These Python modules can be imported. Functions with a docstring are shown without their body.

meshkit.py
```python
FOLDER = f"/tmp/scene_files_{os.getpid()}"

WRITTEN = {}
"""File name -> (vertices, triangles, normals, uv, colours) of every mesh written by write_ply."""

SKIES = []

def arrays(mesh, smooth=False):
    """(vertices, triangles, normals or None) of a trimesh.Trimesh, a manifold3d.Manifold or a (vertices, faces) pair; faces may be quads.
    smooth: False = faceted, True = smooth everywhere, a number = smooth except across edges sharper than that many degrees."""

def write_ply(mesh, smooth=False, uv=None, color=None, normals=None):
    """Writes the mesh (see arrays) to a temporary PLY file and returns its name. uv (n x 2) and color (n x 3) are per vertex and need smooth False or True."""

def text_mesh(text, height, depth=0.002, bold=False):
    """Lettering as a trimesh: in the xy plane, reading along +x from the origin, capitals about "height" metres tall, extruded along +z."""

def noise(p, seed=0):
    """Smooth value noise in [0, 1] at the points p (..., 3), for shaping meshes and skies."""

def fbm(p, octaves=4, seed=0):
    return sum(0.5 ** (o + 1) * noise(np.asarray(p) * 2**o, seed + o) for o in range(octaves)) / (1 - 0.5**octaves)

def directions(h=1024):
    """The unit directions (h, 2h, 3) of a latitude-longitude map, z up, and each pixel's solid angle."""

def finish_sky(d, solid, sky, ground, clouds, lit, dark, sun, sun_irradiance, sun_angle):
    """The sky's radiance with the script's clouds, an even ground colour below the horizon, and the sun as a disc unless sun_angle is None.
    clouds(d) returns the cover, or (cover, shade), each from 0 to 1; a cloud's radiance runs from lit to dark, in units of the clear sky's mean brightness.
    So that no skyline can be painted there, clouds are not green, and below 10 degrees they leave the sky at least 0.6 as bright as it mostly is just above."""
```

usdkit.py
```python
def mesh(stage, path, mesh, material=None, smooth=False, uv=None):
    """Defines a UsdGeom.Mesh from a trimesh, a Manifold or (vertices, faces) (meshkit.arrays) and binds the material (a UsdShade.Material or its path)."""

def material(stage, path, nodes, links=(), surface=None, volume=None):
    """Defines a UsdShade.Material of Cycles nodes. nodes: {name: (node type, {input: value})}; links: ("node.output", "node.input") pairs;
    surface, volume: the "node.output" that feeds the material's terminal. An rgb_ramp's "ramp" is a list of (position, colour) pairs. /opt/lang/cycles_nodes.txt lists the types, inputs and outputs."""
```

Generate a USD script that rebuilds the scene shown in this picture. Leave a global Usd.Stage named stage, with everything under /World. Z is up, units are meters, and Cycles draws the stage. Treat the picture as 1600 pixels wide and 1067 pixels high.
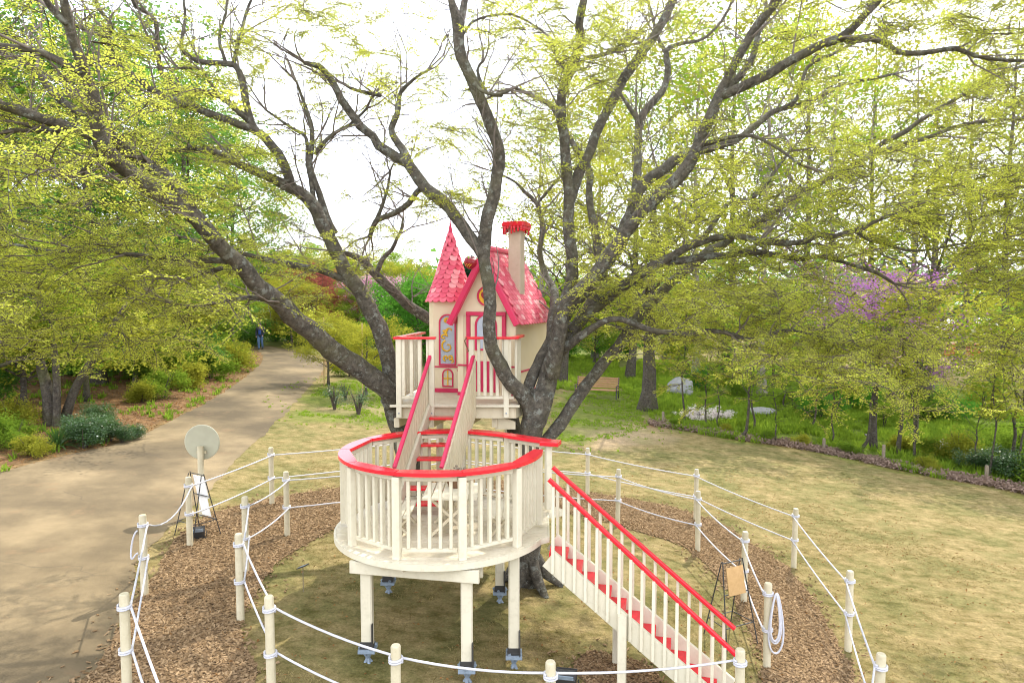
import math, random
import numpy as np
import trimesh
from scipy.spatial import cKDTree
from shapely.geometry import Polygon, Point, LineString, box as sbox
from pxr import Usd, UsdGeom, UsdLux, UsdShade, Gf, Sdf, Vt
import usdkit, meshkit

stage = Usd.Stage.CreateInMemory()
UsdGeom.SetStageUpAxis(stage, 'Z')
UsdGeom.SetStageMetersPerUnit(stage, 1.0)
UsdGeom.Xform.Define(stage, '/World')
UsdGeom.Scope.Define(stage, '/World/Looks')
rng = np.random.default_rng(7)
R_ = random.Random(7)

# ---------------------------------------------------------------- camera, sky, sun
CAM_Z, PITCH, F = 4.53, math.radians(3.6), 1066.67
cam = UsdGeom.Camera.Define(stage, '/World/camera')
cam.CreateFocalLengthAttr(24.0)
cam.CreateHorizontalApertureAttr(36.0)
cam.CreateVerticalApertureAttr(24.0)
cam.CreateClippingRangeAttr(Gf.Vec2f(0.05, 2000))
cam.CreateExposureAttr(0.42)
_x = UsdGeom.Xformable(cam)
_x.AddTranslateOp().Set(Gf.Vec3d(0, 0, CAM_Z))
_x.AddRotateXOp().Set(90 - math.degrees(PITCH))

SUN_AZ, SUN_EL = math.radians(28), math.radians(49)      # azimuth clockwise from +y
sun_dir = np.array([math.sin(SUN_AZ) * math.cos(SUN_EL), math.cos(SUN_AZ) * math.cos(SUN_EL), math.sin(SUN_EL)])
sky = UsdLux.DomeLight.Define(stage, '/World/sky')
sky_mat = usdkit.material(stage, '/World/Looks/sky', {
    'sky': ('sky_texture', {'sky_type': 'single_scattering', 'sun_disc': False, 'sun_elevation': SUN_EL, 'sun_rotation': SUN_AZ,
                            'aerosol_density': 3.0, 'air_density': 1.0}),
    'tc': ('texture_coordinate', {}),
    'n': ('noise_texture', {'scale': 2.2, 'detail': 5, 'roughness': 0.55}),
    'r': ('map_range', {'from_min': 0.36, 'from_max': 0.6, 'to_min': 0.45, 'to_max': 1.0, 'clamp': True}),
    'm': ('mix', {'mix_type': 'mix', 'color2': (15.2, 15.7, 17.4)}),
    'b': ('background_shader', {'strength': 0.15}),
}, [('tc.generated', 'n.vector'), ('n.fac', 'r.value'), ('r.result', 'm.fac'), ('sky.color', 'm.color1'), ('m.color', 'b.color')], surface='b.background')
UsdShade.MaterialBindingAPI.Apply(sky.GetPrim()).Bind(sky_mat)
sun = UsdLux.DistantLight.Define(stage, '/World/sun')
sun.CreateIntensityAttr(1.2)
sun.CreateAngleAttr(0.6)
sun.CreateNormalizeAttr(True)
sun.CreateColorAttr(Gf.Vec3f(1.0, 0.93, 0.82))
_m = Gf.Matrix4d().SetLookAt(Gf.Vec3d(*sun_dir), Gf.Vec3d(0, 0, 0), Gf.Vec3d(0, 0, 1)).GetInverse()
UsdGeom.Xformable(sun).AddTransformOp().Set(_m)

# ---------------------------------------------------------------- helpers
def ray(px, py):
    u, v = (px - 800) / F, (533.5 - py) / F
    c, s = math.cos(PITCH), math.sin(PITCH)
    return np.array([u, c + v * s, -s + v * c])
def P(px, py, d):                                   # the point at forward distance d seen at a photo pixel
    r = ray(px, py); t = d / r[1]
    return np.array([0, 0, CAM_Z]) + r * t
def gz(x, y=0):
    return -1.5 * np.tanh(0.06 * np.asarray(x, float))
def G(px, py, h=0.0):                               # the ground point seen at a photo pixel
    r = ray(px, py); t = 5.0
    for _ in range(60):
        x = r[0] * t
        t = (gz(x) + h - CAM_Z) / r[2]
    p = np.array([0, 0, CAM_Z]) + r * t
    return p
def on(x, y):
    return np.array([x, y, float(gz(x))])

class MB:
    def __init__(s): s.v, s.f, s.n = [], [], 0
    def add(s, v, f):
        v = np.asarray(v, float); f = np.asarray(f, int)
        if f.shape[1] == 4: f = np.vstack([f[:, [0, 1, 2]], f[:, [0, 2, 3]]])
        s.v.append(v); s.f.append(f + s.n); s.n += len(v); return s
    def tm(s, m): return s.add(m.vertices, m.faces)
    def data(s): return np.vstack(s.v), np.vstack(s.f)
    def beam(s, p0, p1, w, h, up=(0, 0, 1), ch=None):   # chamfered bar, w across, h along up
        p0, p1 = np.asarray(p0, float), np.asarray(p1, float)
        t = p1 - p0; t = t / np.linalg.norm(t)
        a = np.cross(t, np.asarray(up, float)); a /= np.linalg.norm(a); b = np.cross(a, t)
        c = min(w, h) * 0.12 if ch is None else ch
        x, y = w / 2, h / 2
        o = [(x - c, y), (-x + c, y), (-x, y - c), (-x, -y + c), (-x + c, -y), (x - c, -y), (x, -y + c), (x, y - c)]
        ring = np.array([q[0] * a + q[1] * b for q in o])
        v = np.vstack([p0 + ring, p1 + ring])
        f = [[i, i + 8, (i + 1) % 8 + 8] for i in range(8)] + [[i, (i + 1) % 8 + 8, (i + 1) % 8] for i in range(8)]
        f += [[0, i, i + 1] for i in range(1, 7)] + [[8, 8 + i + 1, 8 + i] for i in range(1, 7)]
        f = [g[::-1] for g in f]
        return s.add(v, f)
    def box(s, c, sx, sy, sz, rz=0.0):
        c = np.asarray(c, float)
        d = np.array([math.cos(rz), math.sin(rz), 0]) * sx / 2
        return s.beam(c - d, c + d, sy, sz)
    def tube(s, pts, rad, sides=8, cap=True, jit=0.0, seed=0):
        p = np.asarray(pts, float); n = len(p)
        r = np.broadcast_to(np.asarray(rad, float), (n,))
        t = np.gradient(p, axis=0); t /= np.linalg.norm(t, axis=1, keepdims=True) + 1e-12
        a = np.zeros_like(p); ref = np.array([0, 0, 1.0]) if abs(t[0, 2]) < 0.9 else np.array([1.0, 0, 0])
        a0 = np.cross(t[0], ref); a0 /= np.linalg.norm(a0)
        for i in range(n):
            a0 = a0 - t[i] * (a0 @ t[i]); a0 /= np.linalg.norm(a0) + 1e-12; a[i] = a0
        b = np.cross(t, a); th = np.arange(sides) * 2 * np.pi / sides
        dirs = np.cos(th)[None, :, None] * a[:, None] + np.sin(th)[None, :, None] * b[:, None]
        rr = r[:, None] * np.ones(sides)
        if jit:
            q = p[:, None] + dirs * rr[..., None]
            rr = rr * (1 + jit * (meshkit.fbm(q * 4.5 + seed, 4, seed=3) - 0.5) * 2)
        v = (p[:, None] + dirs * rr[..., None]).reshape(-1, 3)
        i, j = np.meshgrid(np.arange(n - 1), np.arange(sides), indexing='ij')
        f = np.stack([i * sides + j, i * sides + (j + 1) % sides, (i + 1) * sides + (j + 1) % sides, (i + 1) * sides + j], -1).reshape(-1, 4)
        f = np.vstack([f[:, [0, 1, 2]], f[:, [0, 2, 3]]])
        if cap:
            v = np.vstack([v, p[0], p[-1]]); k = n * sides
            e = (n - 1) * sides
            f = np.vstack([f, [[k, (q + 1) % sides, q] for q in range(sides)], [[k + 1, e + q, e + (q + 1) % sides] for q in range(sides)]])
        return s.add(v, f)
    def lathe(s, prof, c, sides=16, frame=None):       # prof: (r, z)
        c = np.asarray(c, float); th = np.arange(sides) * 2 * np.pi / sides
        X, Y, Z = frame if frame is not None else np.eye(3)
        v = np.array([c + r * (math.cos(t) * np.asarray(X) + math.sin(t) * np.asarray(Y)) + z * np.asarray(Z) for r, z in prof for t in th])
        f = []
        for i in range(len(prof) - 1):
            for j in range(sides):
                k = (j + 1) % sides
                f += [[i * sides + j, i * sides + k, (i + 1) * sides + k], [i * sides + j, (i + 1) * sides + k, (i + 1) * sides + j]]
        n = len(prof)
        v = np.vstack([v, c + np.asarray(Z) * prof[0][1], c + np.asarray(Z) * prof[-1][1]])
        for j in range(sides):
            k = (j + 1) % sides
            f += [[n * sides, k, j], [n * sides + 1, (n - 1) * sides + j, (n - 1) * sides + k]]
        return s.add(v, f)
    def prism(s, poly, h, frame):                        # poly in (u,v) extruded h along frame[3]; frame=(origin,U,V,N)
        o, U, V, N = (np.asarray(q, float) for q in frame)
        m = trimesh.creation.extrude_polygon(poly if isinstance(poly, Polygon) else Polygon(poly), h, engine='earcut')
        v = o + m.vertices[:, :1] * U + m.vertices[:, 1:2] * V + m.vertices[:, 2:3] * N
        f = m.faces if np.dot(np.cross(U, V), N) > 0 else m.faces[:, ::-1]
        return s.add(v, f)
    def sphere(s, c, r, sub=2, scale=(1, 1, 1)):
        m = trimesh.creation.icosphere(sub, 1.0)
        return s.add(m.vertices * np.asarray(scale) * r + np.asarray(c), m.faces)

used = {}
def free_name(parent, name):
    k = (parent, name); n = used.get(k, -1) + 1; used[k] = n
    return name if n == 0 else f'{name}_{n:03d}'
def path_of(o): return '/World' if o is None else str(o.GetPath())
def obj(name, mb, mat, parent=None, label=None, smooth=False):
    par = path_of(parent); p = f'{par}/{free_name(par, name)}'
    d = mb.data() if isinstance(mb, MB) else mb
    m = usdkit.mesh(stage, p, d, mat, smooth=smooth)
    o = m.GetPrim()
    if label: o.SetCustomDataByKey('label', label)
    return o
def tag(o, label=None, cat=None, group=None, kind=None):
    for k, v in (('label', label), ('category', cat), ('group', group), ('kind', kind)):
        if v: o.SetCustomDataByKey(k, v)
    return o
def thing(name, label, cat, loc=None, rz=None, scale=None, group=None):
    x = UsdGeom.Xform.Define(stage, '/World/' + free_name('/World', name))
    if loc is not None: x.AddTranslateOp().Set(Gf.Vec3d(*map(float, loc)))
    if rz is not None: x.AddRotateZOp().Set(math.degrees(rz))
    if scale is not None: x.AddScaleOp().Set(Gf.Vec3f(*np.broadcast_to(scale, 3).astype(float)))
    return tag(x.GetPrim(), label, cat, group)
def copy(src, name, label, loc, rz=0.0, scale=1.0, group=None, cat=None):
    o = thing(name, label, cat or src.GetCustomDataByKey('category'), loc, rz, scale, group)
    o.GetReferences().AddInternalReference(src.GetPath()); o.SetInstanceable(True)
    return o
ORD = 'first second third fourth fifth sixth seventh eighth ninth tenth eleventh twelfth thirteenth fourteenth fifteenth sixteenth seventeenth eighteenth nineteenth twentieth twenty-first twenty-second twenty-third twenty-fourth twenty-fifth twenty-sixth twenty-seventh twenty-eighth twenty-ninth thirtieth'.split()
def catmull(pts, step=0.12):
    p = np.asarray(pts, float); q = np.vstack([2 * p[0] - p[1], p, 2 * p[-1] - p[-2]]); out = []
    for i in range(1, len(q) - 2):
        L = np.linalg.norm(q[i + 1, :3] - q[i, :3]); n = max(2, int(L / step))
        t = np.linspace(0, 1, n, endpoint=False)[:, None]
        a, b, c, d = q[i - 1], q[i], q[i + 1], q[i + 2]
        out.append(0.5 * (2 * b + (c - a) * t + (2 * a - 5 * b + 4 * c - d) * t ** 2 + (3 * b - a - 3 * c + d) * t ** 3))
    return np.vstack(out + [p[-1:]])
def instancer(name, parent, protos, pos, quat, scl, idx, kindlabel=None):
    par = path_of(parent); pth = f'{par}/{free_name(par, name)}'
    pi = UsdGeom.PointInstancer.Define(stage, pth)
    paths = []
    for i, parts in enumerate(protos):
        q = f'{pth}/piece_{i:03d}'
        UsdGeom.Xform.Define(stage, q)
        for nm, d, mat, sm in parts:
            usdkit.mesh(stage, f'{q}/{nm}', d, mat, smooth=sm)
        paths.append(Sdf.Path(q))
    pi.CreatePrototypesRel().SetTargets(paths)
    pi.CreateProtoIndicesAttr(Vt.IntArray.FromNumpy(np.asarray(idx, np.int32)))
    pi.CreatePositionsAttr(Vt.Vec3fArray.FromNumpy(np.asarray(pos, np.float32)))
    s = np.asarray(scl, np.float32)
    s = np.repeat(s[:, None], 3, 1) if s.ndim == 1 else s
    pi.CreateScalesAttr(Vt.Vec3fArray.FromNumpy(s))
    pi.CreateOrientationsAttr(Vt.QuathArray([Gf.Quath(float(a[0]), float(a[1]), float(a[2]), float(a[3])) for a in quat]))
    return pi.GetPrim()
def quat_yaw_pitch(yaw, pitch, roll):
    cy, sy, cp, sp, cr, sr = np.cos(yaw / 2), np.sin(yaw / 2), np.cos(pitch / 2), np.sin(pitch / 2), np.cos(roll / 2), np.sin(roll / 2)
    return np.stack([cr * cp * cy + sr * sp * sy, sr * cp * cy - cr * sp * sy, cr * sp * cy + sr * cp * sy, cr * cp * sy - sr * sp * cy], -1)

# ---------------------------------------------------------------- materials
def look(name): return '/World/Looks/' + name
def paint(name, c1, c2=None, rough=0.5, scale=3.0, bump=0.15, bscale=40.0, dirt=0.0, grain=False, spec=0.5):
    c2 = c2 or tuple(x * 0.85 for x in c1)
    n = {'g': ('geometry', {}), 'oi': ('object_info', {}),
         'off': ('vector_math', {'math_type': 'add'}),
         'mp': ('mapping', {'scale': (1, 1, 0.15) if grain else (1, 1, 1)}),
         'n': ('noise_texture', {'scale': scale, 'detail': 5, 'roughness': 0.6}),
         'r': ('rgb_ramp', {'ramp': [(0.3, c1), (0.7, c2)]}),
         'nb': ('noise_texture', {'scale': bscale, 'detail': 5, 'roughness': 0.6}),
         'b': ('bump', {'strength': bump, 'distance': 0.01}),
         'p': ('principled_bsdf', {'roughness': rough, 'specular_ior_level': spec})}
    l = [('g.position', 'mp.vector'), ('mp.vector', 'n.vector'), ('n.fac', 'r.fac'), ('mp.vector', 'nb.vector'), ('nb.fac', 'b.height'), ('b.normal', 'p.normal')]
    n.pop('off'); n.pop('oi')
    if dirt:
        n['n2'] = ('noise_texture', {'scale': scale * 4.3, 'detail': 5, 'roughness': 0.7})
        n['r2'] = ('map_range', {'from_min': 0.5, 'from_max': 0.75, 'to_min': 0.0, 'to_max': dirt, 'clamp': True})
        n['m2'] = ('mix', {'mix_type': 'multiply', 'color2': (0.45, 0.4, 0.3)})
        l += [('g.position', 'n2.vector'), ('n2.fac', 'r2.value'), ('r2.result', 'm2.fac'), ('r.color', 'm2.color1'), ('m2.color', 'p.base_color')]
    else:
        l += [('r.color', 'p.base_color')]
    return usdkit.material(stage, look(name), n, l, surface='p.BSDF')
def leafmat(name, cols, trans, tfac=0.5, rough=0.5, gloss=0.3):
    # cols: colours spread over the leaves one by one; trans: colour of light passing through
    n = {'g': ('geometry', {}), 'oi': ('object_info', {}),
         'a': ('math', {'math_type': 'multiply_add', 'value2': 0.7}),
         'oa': ('math', {'math_type': 'multiply', 'value2': 0.3}),
         'r': ('rgb_ramp', {'ramp': [(i / (len(cols) - 1), c) for i, c in enumerate(cols)]}),
         'p': ('principled_bsdf', {'roughness': rough, 'specular_ior_level': gloss}) if gloss > .5 else ('diffuse_bsdf', {}),
         'mt': ('mix', {'mix_type': 'mix', 'fac': 0.6, 'color2': trans}),
         't': ('translucent_bsdf', {}),
         'm': ('mix_closure', {'fac': tfac})}
    pin = 'p.base_color' if gloss > .5 else 'p.color'
    l = [('g.random_per_island', 'a.value1'), ('oi.random', 'oa.value1'), ('oa.value', 'a.value3'), ('a.value', 'r.fac'),
         ('r.color', pin), ('r.color', 'mt.color1'), ('mt.color', 't.color'), ('p.BSDF', 'm.closure1'), ('t.BSDF', 'm.closure2')]
    return usdkit.material(stage, look(name), n, l, surface='m.closure')
M = {}
M['cream'] = paint('cream_paint', (0.60, 0.53, 0.38), (0.54, 0.47, 0.32), 0.45, 2.5, 0.2, 60, 0.22, True)
M['cream_b'] = paint('cream_paint_pale', (0.60, 0.56, 0.43), (0.54, 0.49, 0.36), 0.45, 2.5, 0.2, 60, 0.24, True)
M['deck'] = paint('deck_paint', (0.64, 0.58, 0.44), (0.54, 0.47, 0.34), 0.5, 4, 0.2, 50, 0.35)
M['post'] = paint('post_paint', (0.52, 0.47, 0.33), (0.44, 0.39, 0.26), 0.55, 5, 0.15, 60, 0.25)
M['rail'] = paint('red_rail_paint', (0.64, 0.018, 0.03), (0.56, 0.014, 0.025), 0.16, 3, 0.05, 60)
M['crimson'] = paint('crimson_trim_paint', (0.56, 0.02, 0.085), (0.48, 0.016, 0.07), 0.4, 4, 0.08, 60)
M['shin_a'] = paint('shingle_red', (0.66, 0.075, 0.135), (0.58, 0.055, 0.11), 0.45, 8, 0.2, 60)
M['shin_b'] = paint('shingle_rose', (0.72, 0.13, 0.19), (0.64, 0.10, 0.15), 0.45, 8, 0.2, 60)
M['shin_c'] = paint('shingle_faded_pink', (0.78, 0.36, 0.37), (0.72, 0.26, 0.28), 0.5, 8, 0.2, 60)
M['wall'] = paint('house_wall_paint', (0.72, 0.62, 0.43), (0.66, 0.56, 0.37), 0.5, 1.5, 0.1, 40, 0.08)
M['chimney'] = paint('chimney_plaster', (0.54, 0.43, 0.32), (0.47, 0.37, 0.27), 0.6, 4, 0.2, 40, 0.2)
M['glass_panel'] = paint('grey_blue_panel', (0.42, 0.46, 0.52), (0.36, 0.40, 0.46), 0.2, 4, 0.02, 40)
M['gold'] = paint('yellow_ornament', (0.72, 0.42, 0.02), (0.62, 0.34, 0.015), 0.4, 6, 0.1, 50)
M['apple'] = paint('apple_red', (0.30, 0.012, 0.025), (0.24, 0.01, 0.02), 0.3, 6, 0.05, 50)
M['lime'] = paint('lime_leaf', (0.28, 0.55, 0.03), (0.2, 0.45, 0.02), 0.4, 6, 0.05, 50)
M['black'] = paint('black_metal', (0.02, 0.02, 0.02), (0.03, 0.028, 0.025), 0.45, 9, 0.1, 60)
M['steel'] = paint('galvanised_steel', (0.22, 0.27, 0.32), (0.15, 0.19, 0.23), 0.5, 14, 0.2, 60, 0.3)
M['rope'] = paint('white_rope', (0.58, 0.58, 0.61), (0.46, 0.46, 0.50), 0.7, 60, 0.5, 220)
M['disc'] = paint('sign_disc_back', (0.38, 0.37, 0.27), (0.34, 0.33, 0.24), 0.5, 5, 0.05, 50)
M['white'] = paint('white_board', (0.80, 0.80, 0.78), (0.74, 0.74, 0.72), 0.5, 5, 0.05, 50)
M['tan'] = paint('tan_board', (0.48, 0.30, 0.12), (0.40, 0.24, 0.09), 0.6, 20, 0.2, 80)
M['wood'] = paint('brown_bench_wood', (0.40, 0.22, 0.11), (0.30, 0.16, 0.08), 0.6, 8, 0.3, 60, 0.3)
M['stake'] = paint('grey_stake_wood', (0.22, 0.18, 0.12), (0.15, 0.12, 0.08), 0.8, 12, 0.3, 60, 0.4)
M['bamboo'] = paint('bamboo_stake', (0.5, 0.36, 0.16), (0.42, 0.3, 0.12), 0.6, 12, 0.2, 60)
M['wicker'] = paint('wicker', (0.16, 0.08, 0.035), (0.09, 0.045, 0.02), 0.7, 60, 0.6, 120)
M['rock'] = paint('rock', (0.32, 0.32, 0.32), (0.22, 0.22, 0.21), 0.85, 5, 0.6, 20, 0.4)
M['denim'] = paint('denim', (0.10, 0.18, 0.32), (0.07, 0.13, 0.25), 0.8, 20, 0.2, 200)
M['jacket'] = paint('dark_jacket', (0.02, 0.025, 0.04), (0.03, 0.04, 0.06), 0.8, 20, 0.2, 200)
M['blue'] = paint('blue_cloth', (0.03, 0.09, 0.35), (0.02, 0.06, 0.25), 0.8, 20, 0.2, 200)
M['skin'] = paint('skin', (0.5, 0.32, 0.22), (0.45, 0.28, 0.2), 0.5, 20, 0.05, 200)
M['hair'] = paint('hair', (0.02, 0.016, 0.012), (0.03, 0.022, 0.018), 0.5, 40, 0.2, 200)
M['canvas'] = paint('white_canvas', (0.82, 0.83, 0.86), (0.76, 0.77, 0.8), 0.6, 2, 0.05, 20)
M['orange'] = paint('red_orange_cloth', (0.62, 0.10, 0.04), (0.55, 0.07, 0.03), 0.7, 3, 0.05, 20)
def barkmat(name, a, b, lichen, lfac=0.75, moss=(0.10, 0.11, 0.03), mfac=0.4):
    n = {'g': ('geometry', {}),
         'n1': ('noise_texture', {'scale': 13, 'detail': 5, 'roughness': 0.75}),
         'r1': ('rgb_ramp', {'ramp': [(0.32, tuple(x * .6 for x in a)), (0.45, a), (0.68, b)]}),
         'n2': ('noise_texture', {'scale': 7.5, 'detail': 5, 'roughness': 0.78}),
         'k2': ('map_range', {'from_min': 0.54, 'from_max': 0.62, 'to_min': 0.0, 'to_max': lfac, 'clamp': True}),
         'm2': ('mix', {'mix_type': 'mix', 'color2': lichen}),
         'n3': ('noise_texture', {'scale': 1.4, 'detail': 5, 'roughness': 0.6}),
         'k3': ('map_range', {'from_min': 0.5, 'from_max': 0.68, 'to_min': 0.0, 'to_max': mfac, 'clamp': True}),
         'm3': ('mix', {'mix_type': 'mix', 'color2': moss}),
         'n4': ('noise_texture', {'scale': 22, 'detail': 5, 'roughness': 0.75}),
         'b': ('bump', {'strength': 0.95, 'distance': 0.045}),
         'p': ('principled_bsdf', {'roughness': 0.9, 'specular_ior_level': 0.2})}
    l = [('g.position', 'n1.vector'), ('n1.fac', 'r1.fac'), ('g.position', 'n2.vector'), ('n2.fac', 'k2.value'), ('k2.result', 'm2.fac'), ('r1.color', 'm2.color1'),
         ('g.position', 'n3.vector'), ('n3.fac', 'k3.value'), ('k3.result', 'm3.fac'), ('m2.color', 'm3.color1'), ('m3.color', 'p.base_color'),
         ('g.position', 'n4.vector'), ('n4.fac', 'b.height'), ('b.normal', 'p.normal')]
    return usdkit.material(stage, look(name), n, l, surface='p.BSDF')
M['bark'] = barkmat('bark', (0.075, 0.066, 0.052), (0.16, 0.14, 0.108), (0.29, 0.31, 0.27), 0.6, (0.14, 0.135, 0.06), 0.45)
M['bark_d'] = barkmat('bark_dark', (0.06, 0.05, 0.04), (0.13, 0.11, 0.08), (0.22, 0.22, 0.19), 0.3)
M['bark_p'] = barkmat('bark_pale', (0.20, 0.17, 0.13), (0.34, 0.30, 0.24), (0.42, 0.42, 0.38), 0.6)
M['twig'] = paint('twig', (0.075, 0.055, 0.04), (0.05, 0.038, 0.026), 0.85, 20, 0.1, 60)
M['twig_b'] = paint('twig_bark', (0.17, 0.14, 0.115), (0.11, 0.09, 0.075), 0.85, 9, 0.2, 60)
M['leaf'] = leafmat('young_leaf', [(0.23, 0.28, 0.04), (0.30, 0.33, 0.05), (0.36, 0.36, 0.06), (0.19, 0.26, 0.04), (0.44, 0.38, 0.10)], (0.76, 0.80, 0.12), 0.60)
M['leaf_g'] = leafmat('green_leaf', [(0.10, 0.17, 0.02), (0.14, 0.21, 0.025), (0.09, 0.15, 0.02), (0.18, 0.23, 0.03)], (0.36, 0.52, 0.05), 0.5)
M['leaf_bg'] = leafmat('blue_green_leaf', [(0.07, 0.15, 0.03), (0.10, 0.19, 0.035), (0.08, 0.16, 0.04), (0.13, 0.21, 0.04)], (0.24, 0.48, 0.08), 0.45)
M['leaf_y'] = leafmat('yellow_green_leaf', [(0.20, 0.22, 0.03), (0.26, 0.26, 0.035), (0.17, 0.20, 0.03), (0.3, 0.27, 0.04)], (0.52, 0.52, 0.05), 0.5)
M['leaf_d'] = leafmat('dark_glossy_leaf', [(0.03, 0.07, 0.02), (0.05, 0.10, 0.025), (0.04, 0.08, 0.03), (0.07, 0.12, 0.03)], (0.12, 0.25, 0.04), 0.22, 0.22, 0.7)
M['leaf_r'] = leafmat('dark_red_leaf', [(0.18, 0.05, 0.05), (0.25, 0.08, 0.06), (0.15, 0.05, 0.045), (0.22, 0.11, 0.06)], (0.45, 0.14, 0.09), 0.45)
M['conifer'] = leafmat('conifer_needle', [(0.025, 0.07, 0.04), (0.04, 0.10, 0.05), (0.03, 0.08, 0.045)], (0.06, 0.16, 0.07), 0.25)
M['willow'] = leafmat('bright_hedge_leaf', [(0.06, 0.18, 0.025), (0.09, 0.24, 0.03), (0.07, 0.2, 0.03)], (0.2, 0.5, 0.05), 0.45)
M['purple'] = leafmat('purple_blossom', [(0.27, 0.10, 0.29), (0.34, 0.15, 0.36), (0.22, 0.08, 0.25), (0.38, 0.20, 0.38)], (0.46, 0.22, 0.48), 0.42)
M['pink'] = leafmat('pink_blossom', [(0.50, 0.26, 0.36), (0.58, 0.34, 0.42), (0.42, 0.2, 0.32)], (0.65, 0.4, 0.5), 0.4)
M['petal'] = leafmat('white_petal', [(0.80, 0.74, 0.72), (0.78, 0.66, 0.66), (0.82, 0.8, 0.76)], (0.8, 0.72, 0.7), 0.35)
M['cream_leaf'] = leafmat('cream_leaf', [(0.62, 0.64, 0.35), (0.5, 0.56, 0.22), (0.7, 0.7, 0.45)], (0.7, 0.75, 0.3), 0.4)
M['grass'] = leafmat('bright_grass', [(0.12, 0.20, 0.02), (0.17, 0.25, 0.03), (0.10, 0.17, 0.02), (0.24, 0.29, 0.04)], (0.44, 0.60, 0.05), 0.45)
M['drygrass'] = leafmat('dry_turf', [(0.32, 0.25, 0.115), (0.24, 0.205, 0.085), (0.37, 0.295, 0.145), (0.17, 0.18, 0.05)], (0.5, 0.42, 0.16), 0.25, 0.8, 0.1)
M['chip'] = leafmat('wood_chip', [(0.17, 0.11, 0.058), (0.27, 0.185, 0.104), (0.39, 0.285, 0.17), (0.11, 0.07, 0.038), (0.50, 0.39, 0.26), (0.23, 0.155, 0.086)], (0.2, 0.1, 0.05), 0.02, 0.85, 0.15)
M['litter'] = leafmat('dead_leaf', [(0.30, 0.16, 0.06), (0.22, 0.12, 0.05), (0.36, 0.22, 0.10), (0.17, 0.10, 0.05), (0.40, 0.30, 0.18)], (0.3, 0.15, 0.05), 0.1, 0.8, 0.2)
M['litter_g'] = leafmat('grey_dead_leaf', [(0.24, 0.17, 0.13), (0.32, 0.24, 0.19), (0.15, 0.10, 0.075), (0.42, 0.34, 0.29)], (0.3, 0.2, 0.15), 0.1, 0.8, 0.2)
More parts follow.
